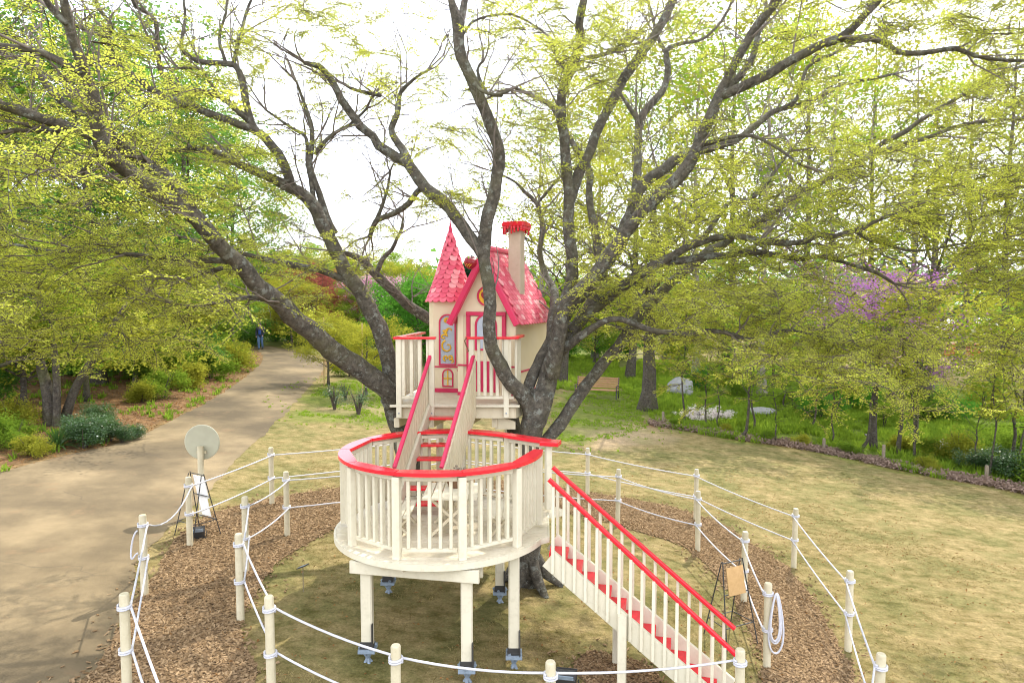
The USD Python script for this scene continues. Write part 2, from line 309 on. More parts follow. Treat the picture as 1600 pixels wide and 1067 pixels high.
def groundmat():
    n = {'g': ('geometry', {}), 'at': ('attribute', {'attribute': 'mask'}), 'sep': ('separate_color', {'color_type': 'rgb'}),
         'n1': ('noise_texture', {'scale': 0.9, 'detail': 5, 'roughness': 0.70}),
         'r1': ('rgb_ramp', {'ramp': [(0.30, (0.145, 0.14, 0.055)), (0.42, (0.195, 0.175, 0.075)), (0.50, (0.25, 0.205, 0.098)), (0.60, (0.32, 0.25, 0.132)), (0.72, (0.21, 0.175, 0.08))]}),
         'mp': ('mapping', {'scale': (1.0, 1.5, 1)}),
         'n2': ('noise_texture', {'scale': 3.4, 'detail': 5, 'roughness': 0.72}),
         'r2': ('rgb_ramp', {'ramp': [(0.32, (0.38, 0.40, 0.20)), (0.5, (0.8, 0.8, 0.7)), (0.68, (1.12, 1.1, 1.05))]}),
         'm1': ('mix', {'mix_type': 'multiply', 'fac': 0.9}),
         'br': ('brick_texture', {'color1': (1, 1, 1), 'color2': (0.86, 0.86, 0.8), 'mortar': (0.52, 0.48, 0.38), 'scale': 1.0, 'mortar_size': 0.008, 'mortar_smooth': 0.8, 'brick_width': 0.36, 'row_height': 0.19}),
         'bmp': ('mapping', {'rotation': (0, 0, 0.12)}),
         'nw': ('noise_texture', {'scale': 1.8, 'detail': 4}), 'wob': ('vector_math', {'math_type': 'multiply_add', 'vector2': (0.34, 0.34, 0)}),
         'nm': ('noise_texture', {'scale': 0.9, 'detail': 3}), 'km': ('map_range', {'from_min': 0.47, 'from_max': 0.62, 'to_min': 0.0, 'to_max': 0.85, 'clamp': True}),
         'm2': ('mix', {'mix_type': 'multiply'}),
         'n5': ('noise_texture', {'scale': 5.0, 'detail': 5, 'roughness': 0.7}),
         'rg': ('rgb_ramp', {'ramp': [(0.3, (0.07, 0.11, 0.015)), (0.55, (0.12, 0.17, 0.02)), (0.75, (0.18, 0.22, 0.04))]}),
         'mg': ('mix', {'mix_type': 'mix'}),
         'rl': ('rgb_ramp', {'ramp': [(0.3, (0.07, 0.045, 0.025)), (0.5, (0.17, 0.10, 0.05)), (0.7, (0.32, 0.19, 0.095))]}),
         'ml': ('mix', {'mix_type': 'mix'}),
         'rd': ('rgb_ramp', {'ramp': [(0.3, (0.26, 0.19, 0.115)), (0.7, (0.37, 0.28, 0.185))]}),
         'md': ('mix', {'mix_type': 'mix'}),
         'n6': ('noise_texture', {'scale': 30, 'detail': 5, 'roughness': 0.75}),
         'r6': ('rgb_ramp', {'ramp': [(0.32, (0.55, 0.55, 0.52)), (0.68, (1.3, 1.28, 1.22))]}), 'm6': ('mix', {'mix_type': 'multiply', 'fac': 0.8}),
         'b': ('bump', {'strength': 0.7, 'distance': 0.03}),
         'p': ('principled_bsdf', {'roughness': 0.95, 'specular_ior_level': 0.1})}
    l = [('at.color', 'sep.color'), ('g.position', 'n1.vector'), ('n1.fac', 'r1.fac'), ('g.position', 'mp.vector'), ('mp.vector', 'n2.vector'), ('n2.fac', 'r2.fac'),
         ('r1.color', 'm1.color1'), ('r2.color', 'm1.color2'),
         ('g.position', 'nw.vector'), ('nw.color', 'wob.vector1'), ('g.position', 'wob.vector3'), ('wob.vector', 'bmp.vector'), ('bmp.vector', 'br.vector'),
         ('g.position', 'nm.vector'), ('nm.fac', 'km.value'), ('km.result', 'm2.fac'), ('m1.color', 'm2.color1'), ('br.color', 'm2.color2'),
         ('g.position', 'n5.vector'), ('n5.fac', 'rg.fac'), ('n5.fac', 'rl.fac'), ('n5.fac', 'rd.fac'),
         ('sep.r', 'mg.fac'), ('m2.color', 'mg.color1'), ('rg.color', 'mg.color2'),
         ('sep.g', 'md.fac'), ('mg.color', 'md.color1'), ('rd.color', 'md.color2'),
         ('sep.b', 'ml.fac'), ('md.color', 'ml.color1'), ('rl.color', 'ml.color2'),
         ('g.position', 'n6.vector'), ('n6.fac', 'r6.fac'), ('ml.color', 'm6.color1'), ('r6.color', 'm6.color2'), ('m6.color', 'p.base_color'),
         ('n6.fac', 'b.height'), ('b.normal', 'p.normal')]
    return usdkit.material(stage, look('ground'), n, l, surface='p.BSDF')
M['ground'] = groundmat()
def roadmat():
    n = {'g': ('geometry', {}),
         'n1': ('noise_texture', {'scale': 0.45, 'detail': 5, 'roughness': 0.6}),
         'r1': ('rgb_ramp', {'ramp': [(0.34, (0.095, 0.073, 0.043)), (0.5, (0.155, 0.118, 0.067)), (0.64, (0.25, 0.19, 0.107))]}),
         'n2': ('noise_texture', {'scale': 70, 'detail': 5, 'roughness': 0.8}),
         'r2': ('rgb_ramp', {'ramp': [(0.3, (0.62, 0.62, 0.62)), (0.7, (1.25, 1.25, 1.25))]}), 'm1': ('mix', {'mix_type': 'multiply', 'fac': 0.8}),
         'n4': ('noise_texture', {'scale': 1.1, 'detail': 5}), 'wob': ('vector_math', {'math_type': 'multiply_add', 'vector2': (0.9, 0.9, 0)}),
         'v': ('voronoi_texture', {'feature': 'distance_to_edge', 'scale': 0.3}),
         'k': ('map_range', {'from_min': 0.0, 'from_max': 0.0045, 'to_min': 1.0, 'to_max': 0.0, 'clamp': True}),
         'n5': ('noise_texture', {'scale': 0.5, 'detail': 3}), 'k5': ('map_range', {'from_min': 0.47, 'from_max': 0.56, 'to_min': 0.0, 'to_max': 0.5, 'clamp': True}),
         'mm': ('math', {'math_type': 'multiply'}), 'm3': ('mix', {'mix_type': 'mix', 'color2': (0.08, 0.065, 0.045)}),
         'n6': ('noise_texture', {'scale': 1.6, 'detail': 5, 'roughness': 0.75}), 'k6': ('map_range', {'from_min': 0.58, 'from_max': 0.7, 'to_min': 0.0, 'to_max': 0.5, 'clamp': True}),
         'm4': ('mix', {'mix_type': 'mix', 'color2': (0.22, 0.14, 0.075)}),
         'b': ('bump', {'strength': 0.4, 'distance': 0.01}), 'p': ('principled_bsdf', {'roughness': 0.9, 'specular_ior_level': 0.2})}
    l = [('g.position', 'n1.vector'), ('n1.fac', 'r1.fac'), ('g.position', 'n2.vector'), ('n2.fac', 'r2.fac'), ('r1.color', 'm1.color1'), ('r2.color', 'm1.color2'),
         ('g.position', 'n4.vector'), ('n4.color', 'wob.vector1'), ('g.position', 'wob.vector3'), ('wob.vector', 'v.vector'), ('v.distance', 'k.value'),
         ('g.position', 'n5.vector'), ('n5.fac', 'k5.value'), ('k.result', 'mm.value1'), ('k5.result', 'mm.value2'), ('mm.value', 'm3.fac'),
         ('g.position', 'n6.vector'), ('n6.fac', 'k6.value'), ('k6.result', 'm4.fac'), ('m1.color', 'm4.color1'), ('m4.color', 'm3.color1'), ('m3.color', 'p.base_color'),
         ('n2.fac', 'b.height'), ('b.normal', 'p.normal')]
    return usdkit.material(stage, look('path'), n, l, surface='p.BSDF')
M['path'] = roadmat()
M['mulch'] = paint('mulch_bed', (0.12, 0.078, 0.042), (0.21, 0.142, 0.082), 0.95, 22, 0.9, 45, 0.4, spec=0.1)
# ---------------------------------------------------------------- ground, path, mulch
def gpoly(pxs): return [tuple(G(*q)[:2]) for q in pxs]
PATH_R = [(-4.4, 3.5), (-4.55, 6.0), (-4.7, 7.5), (-5.05, 8.6), (-5.75, 10.2)] + [tuple(G(*q)[:2]) for q in [(306, 790), (352, 738), (400, 690), (440, 652), (476, 612), (500, 588), (510, 572), (500, 560), (470, 550), (440, 545), (418, 541)]]
PATH_L = [(-14.5, 3.5), (-13.5, 8.0), (-12.2, 11.0)] + [tuple(G(*q)[:2]) for q in [(0, 738), (60, 722), (120, 708), (205, 688), (300, 642), (352, 612), (385, 588), (408, 568), (412, 556), (404, 548), (385, 542), (360, 539)]]
def resample(pl, n):
    L = LineString(pl); return np.array([L.interpolate(t, normalized=True).coords[0] for t in np.linspace(0, 1, n)])
path_poly = Polygon(PATH_L + PATH_R[::-1]).buffer(0)
OUTER = gpoly([(100, 1100), (128, 1060), (178, 990), (215, 930), (255, 868), (282, 835), (340, 800), (400, 783), (480, 770), (560, 758), (700, 750), (800, 752), (880, 762), (965, 775), (1050, 793), (1110, 812), (1170, 845), (1225, 885), (1262, 925), (1300, 985), (1345, 1066), (1380, 1150)])
INNER = gpoly([(420, 1150), (392, 1066), (378, 1010), (385, 950), (402, 915), (430, 880), (480, 845), (540, 818), (640, 800), (760, 790), (870, 797), (960, 818), (1050, 846), (1085, 868), (1118, 895), (1150, 930), (1172, 980), (1185, 1030), (1192, 1066), (1200, 1150)])
mulch_poly = Polygon(OUTER + INNER[::-1]).buffer(0)
def jag(poly, amp, seed, step=0.12):
    def ring(c):
        L = LineString(c); n = max(8, int(L.length / step)); q = np.array([L.interpolate(t, normalized=True).coords[0] for t in np.linspace(0, 1, n, endpoint=False)])
        o = np.stack([meshkit.fbm(np.c_[q * 1.7, np.zeros(n)], 4, seed) - 0.5, meshkit.fbm(np.c_[q * 1.7, np.ones(n) * 9], 4, seed + 5) - 0.5], 1) * 2 * amp
        return q + o
    return Polygon(ring(poly.exterior.coords), [ring(i.coords) for i in poly.interiors]).buffer(0)
mulch_poly = jag(mulch_poly, 0.16, 3)
patch_poly = jag(Point(*G(955, 1050)[:2]).buffer(0.5), 0.2, 8)
mulch_poly = mulch_poly.union(patch_poly)
GARDEN = gpoly([(1032, 668), (1090, 678), (1160, 690), (1240, 700), (1320, 716), (1400, 735), (1480, 750), (1560, 765), (1640, 785), (1800, 830)]) + [(26, 12), (30, 50), (26, 62), (12, 62), (6.5, 45)]
garden_poly = Polygon(GARDEN).buffer(0)
edge_line = LineString(gpoly([(1032, 664), (1090, 673), (1160, 685), (1240, 696), (1320, 711), (1400, 729), (1480, 744), (1560, 758), (1640, 776), (1800, 815)]))
litter_zone = Polygon([(-14.5, 3.5), (-13.5, 8.0), (-12.2, 11.0)] + PATH_L[3:11] + [(-16, 44), (-30, 40), (-26, 4)]).buffer(0)
import shapely
def soft_mask(poly, X, Y, soft, amp=0.5, seed=0):
    sh = X.shape; pts = shapely.points(X.ravel(), Y.ravel())
    d = shapely.distance(poly.boundary, pts); ins = shapely.contains(poly, pts)
    d = np.where(ins, d, -d).reshape(sh)
    nz = (meshkit.fbm(np.stack([X * 0.9, Y * 0.9, np.zeros(sh)], -1), 4, seed) - 0.5) * 2 * amp * 2
    return np.clip((d + nz) / soft + 0.5, 0, 1)
xs = np.r_[-420, -200, -90, -45, np.arange(-30, -14, 0.8), np.arange(-14, 14, 0.16), np.arange(14, 34, 0.8), 45, 90, 200, 420]
ys = np.r_[-60, -20, -6, 0, np.arange(3, 26, 0.16), np.arange(26, 64, 0.6), 75, 95, 140, 240, 420, 700]
X, Y = np.meshgrid(xs, ys, indexing='ij')
V = np.stack([X, Y, gz(X)], -1).reshape(-1, 3)
ni, nj = X.shape
i, j = np.meshgrid(np.arange(ni - 1), np.arange(nj - 1), indexing='ij')
FQ = np.stack([i * nj + j, (i + 1) * nj + j, (i + 1) * nj + j + 1, i * nj + j + 1], -1).reshape(-1, 4)
g = usdkit.mesh(stage, '/World/ground', (V, FQ), M['ground'], smooth=True)
tag(g.GetPrim(), 'dry tan turf lawn sloping gently down to the right around the treehouse', 'ground', kind='structure')
green = soft_mask(garden_poly, X, Y, 0.7, 0.3, 1)
lawn_b = Polygon(gpoly([(870, 690), (860, 640), (900, 610), (990, 612), (1040, 640), (1010, 668), (960, 688)]) ).buffer(0)
lawn_l = Polygon(gpoly([(470, 650), (480, 622), (510, 600), (560, 590), (620, 600), (640, 640), (600, 662), (540, 655)])).buffer(0)
green = np.maximum(green, 0.75 * soft_mask(lawn_b, X, Y, 1.5, 1.0, 2)); green = np.maximum(green, 0.7 * soft_mask(lawn_l, X, Y, 1.2, 0.8, 3))
back = np.clip((Y - 38) / 14, 0, 1) * 0.8 * np.clip((16 - X) / 10, 0, 1)
green = np.maximum(green, back)
dirt = np.maximum(0.8 * soft_mask(Polygon(gpoly([(920, 672), (1000, 655), (1050, 648), (1060, 660), (1010, 690), (930, 700)])).buffer(0), X, Y, 1.4, 0.6, 5), 0.5 * soft_mask(Polygon(gpoly([(500, 640), (560, 618), (620, 640), (560, 660)])).buffer(0), X, Y, 1.2, 0.6, 6))
litter = np.maximum(soft_mask(litter_zone, X, Y, 0.9, 0.3, 7), 0.95 * soft_mask(edge_line.buffer(0.55), X, Y, 0.7, 0.3, 8))
litter = np.maximum(litter, 0.8 * soft_mask(path_poly.buffer(0.35), X, Y, 0.6, 0.25, 11) * (X < -9.2))
UsdGeom.PrimvarsAPI(g).CreatePrimvar('mask', Sdf.ValueTypeNames.Color3fArray, 'vertex').Set(
    Vt.Vec3fArray.FromNumpy(np.stack([green, dirt, litter], -1).reshape(-1, 3).astype(np.float32)))

def sheet(name, poly, lift, mat, label, cat, step=0.35):
    mb = MB()
    for pg in getattr(poly, 'geoms', [poly]):
        x0, y0, x1, y1 = pg.bounds
        nx, ny = int((x1 - x0) / step) + 1, int((y1 - y0) / step) + 1
        for a in range(nx):
            col = pg.intersection(sbox(x0 + a * step, y0, x0 + (a + 1) * step, y1))
            for q in getattr(col, 'geoms', [col]):
                if q.geom_type != 'Polygon' or q.area < 1e-5: continue
                v, f = trimesh.creation.triangulate_polygon(q, engine='earcut')
                v3 = np.c_[v, gz(v[:, 0]) + lift]; n = np.cross(v3[f[:, 1]] - v3[f[:, 0]], v3[f[:, 2]] - v3[f[:, 0]])[:, 2]
                f = np.where(n[:, None] > 0, f, f[:, ::-1])
                mb.add(v3, f)
    o = obj(name, mb, mat)
    return tag(o, label, cat, kind='structure')
sheet('path', jag(path_poly, 0.14, 21), 0.006, M['path'], 'sandy beige asphalt path curving away on the left towards the trees', 'path')
sheet('mulch_walk', mulch_poly, 0.010, M['mulch'], 'ring of brown wood chip mulch between the two rope fences', 'mulch', 0.3)

def scatter(poly, n, seed):
    r = np.random.default_rng(seed); x0, y0, x1, y1 = poly.bounds; out = np.zeros((0, 2))
    while len(out) < n:
        q = r.uniform((x0, y0), (x1, y1), (n * 2, 2)); out = np.vstack([out, q[shapely.contains_xy(poly, q[:, 0], q[:, 1])]])
    return out[:n]
def chip(l, w, h, bend):
    return (np.array([[-l, -w * .7, 0], [l * .9, -w, 0.0], [l, w * .8, h * .3], [-l * .8, w, 0.0], [-l, -w * .6, h], [l * .9, -w * .9, h + bend], [l * .9, w * .7, h + bend], [-l * .8, w * .9, h]]),
            np.array([[0, 1, 5, 4], [1, 2, 6, 5], [2, 3, 7, 6], [3, 0, 4, 7], [4, 5, 6, 7]]))
q = np.vstack([scatter(mulch_poly, 42000, 3), scatter(mulch_poly.buffer(.12), 5000, 103), scatter(mulch_poly.buffer(.4), 1500, 104)]); n = len(q)
# chips nearer than 16 m only: they are a pixel beyond
pr = [[('chip', chip(l, w, h, b), M['chip'], False)] for l, w, h, b in [(.028, .010, .007, .004), (.020, .012, .006, .006), (.034, .008, .006, -.002), (.016, .014, .008, .002), (.024, .007, .010, .0)]]
o = instancer('wood_chips', None, pr, np.c_[q, gz(q[:, 0]) + 0.012], quat_yaw_pitch(rng.uniform(0, 6.28, n), rng.normal(0, .35, n), rng.normal(0, .35, n)), rng.uniform(.7, 1.5, n), rng.integers(0, 5, n))
tag(o, 'loose brown wood chips covering the ring walk', 'wood chips', kind='stuff')
def leafpiece(l, w, c):
    return (np.array([[0, 0, 0], [l * .5, w, c], [l, 0, 0.0], [l * .5, -w, c]]), np.array([[0, 1, 2], [0, 2, 3]]))
lz = litter_zone.difference(path_poly).intersection(sbox(-24, 6, 0, 38))
q = scatter(lz, 24000, 5); n = len(q)
pr = [[('leaf', leafpiece(l, w, c), M['litter'], False)] for l, w, c in [(.060, .018, .012), (.05, .016, .01), (.075, .016, .02)]]
o = instancer('leaf_litter', None, pr, np.c_[q, gz(q[:, 0]) + 0.012], quat_yaw_pitch(rng.uniform(0, 6.28, n), rng.normal(0, .4, n), rng.normal(0, .4, n)), rng.uniform(.7, 1.4, n), rng.integers(0, 3, n))
tag(o, 'brown fallen leaves lying under the trees left of the path', 'leaf litter', kind='stuff')
q = scatter(edge_line.buffer(0.5), 9000, 6); n = len(q)
pr = [[('leaf', leafpiece(l, w, c), M['litter_g'], False)] for l, w, c in [(.11, .03, .03), (.09, .03, .02), (.13, .025, .04)]]
o = instancer('leaf_litter', None, pr, np.c_[q, gz(q[:, 0]) + 0.015 + np.abs(rng.normal(0, .05, n))], quat_yaw_pitch(rng.uniform(0, 6.28, n), rng.normal(0, .6, n), rng.normal(0, .6, n)), rng.uniform(.7, 1.5, n), rng.integers(0, 3, n))
tag(o, 'grey brown dead leaves banked along the edge of the lawn and the green garden', 'leaf litter', kind='stuff')
def tuft(nb, h, w, spread, seed):
    r = np.random.default_rng(seed); v, f = [], []
    for k in range(nb):
        a = r.uniform(0, 6.28); b = r.uniform(0, spread); hh = h * r.uniform(.6, 1.1); base = np.array([r.normal(0, spread * .25), r.normal(0, spread * .25), -0.02])
        d = np.array([math.cos(a), math.sin(a), 0]); s = np.array([-math.sin(a), math.cos(a), 0]) * w
        m = base + d * b * .4 + [0, 0, hh * .65]; t = base + d * b + [0, 0, hh]
        i0 = len(v); v += [base - s, base + s, m + s * .8, m - s * .8, t]
        f += [[i0, i0 + 1, i0 + 2], [i0, i0 + 2, i0 + 3], [i0 + 3, i0 + 2, i0 + 4]]
    return np.array(v), np.array(f)
near_garden = garden_poly.intersection(sbox(3, 14, 26, 60))
q = scatter(near_garden, 13000, 9); q = q[meshkit.fbm(np.c_[q * 0.35, np.zeros(len(q))], 3, 4) > 0.36]
q = np.vstack([q, scatter(Polygon([(-1, 34), (6.5, 36), (9, 60), (-4, 60)]), 2500, 10)]); n = len(q)
big = 0.6 + 1.3 * meshkit.fbm(np.c_[q * 0.5, np.ones(n)], 3, 6)
pr = [[('blades', tuft(18, .19, .011, .20, s), M['grass' if s < 3 else 'leaf_g'], False)] for s in range(5)]
o = instancer('garden_grass', None, pr, np.c_[q, gz(q[:, 0])], quat_yaw_pitch(rng.uniform(0, 6.28, n), rng.normal(0, .05, n), rng.normal(0, .05, n)), rng.uniform(.7, 1.3, n) * big, rng.integers(0, 5, n))
tag(o, 'bright green leafy ground cover filling the garden right of the lawn', 'ground cover', kind='stuff')
q = np.vstack([scatter(lawn_b, 2600, 12), scatter(lawn_l, 1700, 13), scatter(lawn_b.buffer(1.5), 500, 14), scatter(lawn_l.buffer(1.5), 500, 15)])
q = q[meshkit.fbm(np.c_[q * 0.8, np.zeros(len(q))], 3, 14) > 0.45]; n = len(q)
pr = [[('blades', tuft(12, .09, .007, .10, 40 + s), M['grass'], False)] for s in range(4)]
o = instancer('lawn_grass', None, pr, np.c_[q, gz(q[:, 0])], quat_yaw_pitch(rng.uniform(0, 6.28, n), rng.normal(0, .05, n), rng.normal(0, .05, n)), rng.uniform(.6, 1.2, n), rng.integers(0, 4, n))
tag(o, 'short fresh green grass patches behind the treehouse', 'grass', kind='stuff')
near = sbox(-5, 4, 11, 17).difference(mulch_poly).difference(path_poly.buffer(.1))
q = scatter(near, 30000, 16); q = q[meshkit.fbm(np.c_[q * 0.7, np.zeros(len(q))], 3, 24) > 0.46]; n = len(q)
pr = [[('blades', tuft(11, .038, .0045, .06, 60 + s), M['drygrass'], False)] for s in range(4)]
q2 = scatter(lz, 3200, 31)
o = instancer('dry_turf', None, pr, np.c_[q, gz(q[:, 0])], quat_yaw_pitch(rng.uniform(0, 6.28, n), rng.normal(0, .05, n), rng.normal(0, .05, n)), rng.uniform(.6, 1.3, n), rng.integers(0, 4, n))
tag(o, 'short straw coloured turf tufts on the near lawn', 'grass', kind='stuff')
n = len(q2)
pr = [[('blades', tuft(9, .16, .016, .16, 80 + s), M['leaf_g'], False)] for s in range(3)]
q2 = q2[meshkit.fbm(np.c_[q2 * 0.6, np.zeros(n)], 3, 34) > 0.47]; n = len(q2)
o = instancer('ground_plants', None, pr, np.c_[q2, gz(q2[:, 0])], quat_yaw_pitch(rng.uniform(0, 6.28, n), rng.normal(0, .1, n), rng.normal(0, .1, n)), rng.uniform(.6, 1.6, n), rng.integers(0, 3, n))
tag(o, 'low green sprigs growing through the fallen leaves left of the path', 'ground plants', kind='stuff')

q = scatter(sbox(-5, 4, 10, 20).difference(path_poly.buffer(.05)), 2600, 55); n = len(q)
pr = [[('leaf', leafpiece(l, w, c), M['litter'], False)] for l, w, c in [(.050, .014, .012), (.04, .012, .01), (.07, .006, .008)]]
o = instancer('fallen_leaves', None, pr, np.c_[q, gz(q[:, 0]) + 0.016], quat_yaw_pitch(rng.uniform(0, 6.28, n), rng.normal(0, .4, n), rng.normal(0, .4, n)), rng.uniform(.6, 1.3, n), rng.integers(0, 3, n))
tag(o, 'scattered small fallen leaves and bits on the near lawn', 'leaf litter', kind='stuff')
# ---------------------------------------------------------------- viewing platform
ZD, ZR = 1.52, 2.545                    # deck top, rail top
C0 = np.array([-0.93, 8.97]); RR = 1.27
vp = thing('viewing_platform', 'round cream wooden viewing platform on posts with thick red top rail', 'platform', (C0[0], C0[1], 0))
off = np.array([C0[0], C0[1], 0])
deck_poly = Point(0, 0).buffer(1.36, 32).union(Polygon([(0, -1.36), (1.36, -.45), (1.40, .50), (1.62, .62), (1.3, 1.0), (0, 1.36)])).buffer(0.02)
n = 24; w = 2.9 / n
for k in range(n):
    y0 = -1.45 + k * w
    s = deck_poly.intersection(sbox(-3, y0 + .004, 3, y0 + w - .004))
    if s.is_empty: continue
    s = max(getattr(s, 'geoms', [s]), key=lambda a: a.area)
    obj('deck_plank', MB().prism(s, .035, ((0, 0, ZD - .035 + R_.uniform(-.001, .001)), (1, 0, 0), (0, 1, 0), (0, 0, 1))), M['deck'], vp)
rim = deck_poly.buffer(.03).difference(deck_poly.buffer(.003))
obj('rim_board', MB().prism(rim, .075, ((0, 0, ZD - .078), (1, 0, 0), (0, 1, 0), (0, 0, 1))), M['cream_b'], vp, smooth=30)
# joists and beams
for k, yy in enumerate(np.linspace(-1.15, 1.15, 9)):
    hw = math.sqrt(max(.05, 1.30 ** 2 - yy ** 2))
    obj('joist', MB().beam((-hw, yy, ZD - .12), (hw, yy, ZD - .066), .05, .058), M['cream'], vp)
legs_px = [(575, 1033), (730, 1064), (803, 1042), (585, 955)]
L = [G(*q) - off for q in legs_px]
L[3] = np.array([L[0][0] - .1, .95, 0]); L.append(np.array([.75, .95, 0]))
for p in L: p[2] = float(gz(p[0] + off[0]))
zb = ZD - .095
for a, b in ((L[0], L[1]), (L[3], L[4]), (L[1], L[4]), (L[0], L[3])):
    d = (b - a)[:2]; d = d / np.linalg.norm(d); e = np.array([-d[1], d[0]]) * .085
    fw0 = abs(d[0]) > abs(d[1])
    pa, pb = (a[:2] - d * .17, b[:2] + d * .17) if fw0 else (a[:2] + d * .13, b[:2] - d * .13)
    zz = zb - .075
    obj('beam', MB().beam((*(pa + e), zz), (*(pb + e), zz), .05, .15), M['cream_b'], vp)
    if abs(d[0]) > abs(d[1]): obj('beam', MB().beam((*(pa - e), zz), (*(pb - e), zz), .05, .15), M['cream_b'], vp)
for kx, (qa, qb) in enumerate([((-.35, -1.28), (.1, -.6)), ((.15, -1.26), (.25, -.5)), ((.55, -1.1), (.45, -.4))]):
    obj('joist_end', MB().beam((*qa, ZD - .115), (*qb, ZD - .115), .06, .05), M['cream_b'], vp)
for k, p in enumerate(L):
    lg = obj('leg', MB().beam((p[0], p[1], p[2] + .22), (p[0], p[1], zb - .001), .135, .135, up=(0, 1, 0)), M['cream_b'], vp)
    b = MB()
    b.beam((p[0] + .071, p[1] - .075, p[2] + .18), (p[0] + .071, p[1] - .075, p[2] + .50), .05, .012, up=(1, 0, 0))
    b.box((p[0], p[1], p[2] + .205), .16, .16, .03); b.beam((p[0] - .075, p[1] - .072, p[2] + .235), (p[0] + .075, p[1] - .072, p[2] + .235), .012, .085)
    br = obj('bracket', b, M['black'], lg)
    b = MB()
    for a in (0.5, 2.1, 3.6, 5.2):
        dx, dy = math.cos(a + k), math.sin(a + k)
        b.tube([(p[0] + dx * .10, p[1] + dy * .10, p[2] + .21), (p[0] - dx * .07, p[1] - dy * .07, p[2] - .06)], .021, 8)
    b.box((p[0], p[1], p[2] + .165), .2, .2, .05)
    obj('ground_anchor', b, M['steel'], lg)
# railing: straight bays between posts on the rim, stair opening on the right
def rp(a, r=RR): return np.array([r * math.sin(math.radians(a)), -r * math.cos(math.radians(a)), 0])
angs = [84, 50, 16, -18, -52, -86, -120, -154, -188, -222]
rail_pts = [rp(a) for a in angs] + [np.array([1.44, .50, 0])]
for k, p in enumerate(rail_pts):
    up = (p[0], p[1], 0)
    zl = ZD - .05 if k in (1, 2, 3, 4) else ZD
    o_ = p * (1.02 if k < 10 else 1)
    obj('railing_post', MB().beam((o_[0], o_[1], zl + .052), (o_[0], o_[1], ZR - .055), .095, .085, up=up), M['cream_b'], vp)
for k in range(len(rail_pts) - 1):
    a, b = rail_pts[k], rail_pts[k + 1]; d = b - a; Ld = np.linalg.norm(d); d = d / Ld
    obj('bottom_rail', MB().beam(a + d * .05 + [0, 0, ZD + .10], b - d * .05 + [0, 0, ZD + .10], .04, .045), M['cream_b'], vp)
    obj('under_rail', MB().beam(a + d * .05 + [0, 0, ZR - .085], b - d * .05 + [0, 0, ZR - .085], .04, .055), M['cream_b'], vp)
    nb = max(2, int(Ld / .14))
    for t in (np.arange(nb) + 1) / (nb + 1):
        c = a + (b - a) * t
        obj('baluster', MB().beam(c + [0, 0, ZD + .124], c + [0, 0, ZR - .113], .056, .040, up=(d[0], d[1], 0)), M['cream_b'], vp)
    # red cap: round on the outside, straight on the inside
    if k < 9:
        a0, a1 = angs[k], angs[k + 1]
        e0, e1 = (3 if k == 0 else 0), 0
        out = [rp(t, RR + .075)[:2] for t in np.linspace(a0 + e0, a1 - e1, 9)]
        inn = [rp(a0 + e0, RR - .06)[:2], rp(a1 - e1, RR - .06)[:2]]
        poly = Polygon(out + inn[::-1])
    else:
        nrm = np.array([-d[1], d[0], 0]) * .09
        poly = Polygon([(a + nrm)[:2], (b + nrm)[:2], (b - nrm)[:2], (a - nrm)[:2]])
    poly = poly.buffer(-.0015)
    mb = MB()
    mb.prism(poly.buffer(-.006), .008, ((0, 0, ZR - .004), (1, 0, 0), (0, 1, 0), (0, 0, 1)))
    mb.prism(poly, .034, ((0, 0, ZR - .038), (1, 0, 0), (0, 1, 0), (0, 0, 1)))
    obj('rail_cap', mb, M['rail'], vp, smooth=25)
e = rail_pts[-1]
obj('rail_cap', MB().box((e[0] + .03, e[1] - .02, ZR - .03), .26, .22, .06, -.3), M['rail'], vp, 'square red cap on the end post beside the stairs')

# ---------------------------------------------------------------- lower staircase
ls = thing('lower_staircase', 'cream staircase with red risers and two red handrails descending to the right', 'staircase', (.45, 8.3, 0))
so = np.array([.45, 8.3, 0])
n0, n1 = np.array([.44, 8.02]), np.array([2.46, 7.42])
f0, f1 = np.array([.52, 8.60]), np.array([2.64, 8.02])
NS = 12
zg = float(gz(2.5)) + .0
rise = (ZD - zg) / NS
z_at = lambda t: ZD - .0 + (zg - ZD) * t
def S(p2, z): return np.array([p2[0], p2[1], z]) - so
for a, b, sgn in ((n0, n1, -1), (f0, f1, 1)):
    obj('stringer', MB().beam(S(a, ZD - .10), S(b, zg + .05), .05, .24), M['cream_b'], ls)
    hr0, hr1 = S(a, ZD + .86), S(b, zg + .82)
    hd = (hr1 - hr0) / np.linalg.norm(hr1 - hr0)
    obj('handrail', MB().beam(hr0 - hd * .0, hr1 + hd * .06, .06, .05, ch=.012), M['rail'], ls)
    for t in (np.arange(16) + .45) / 16:
        q0 = a + (b - a) * t
        m = np.array([b[1] - a[1], a[0] - b[0]]); m = m / np.linalg.norm(m) * sgn * -.036
        q = q0 + m
        top = ZD + .83 + (zg + .79 - ZD - .83) * t
        bot = ZD - .22 + (zg - ZD + .15) * t
        obj('baluster', MB().beam(S(q, max(bot, float(gz(q[0])) + .02)), S(q0 + m * .3, top), .042, .036, up=(b[0] - a[0], b[1] - a[1], 0)), M['cream_b'], ls)
nd = (n1 - n0) / np.linalg.norm(n1 - n0)
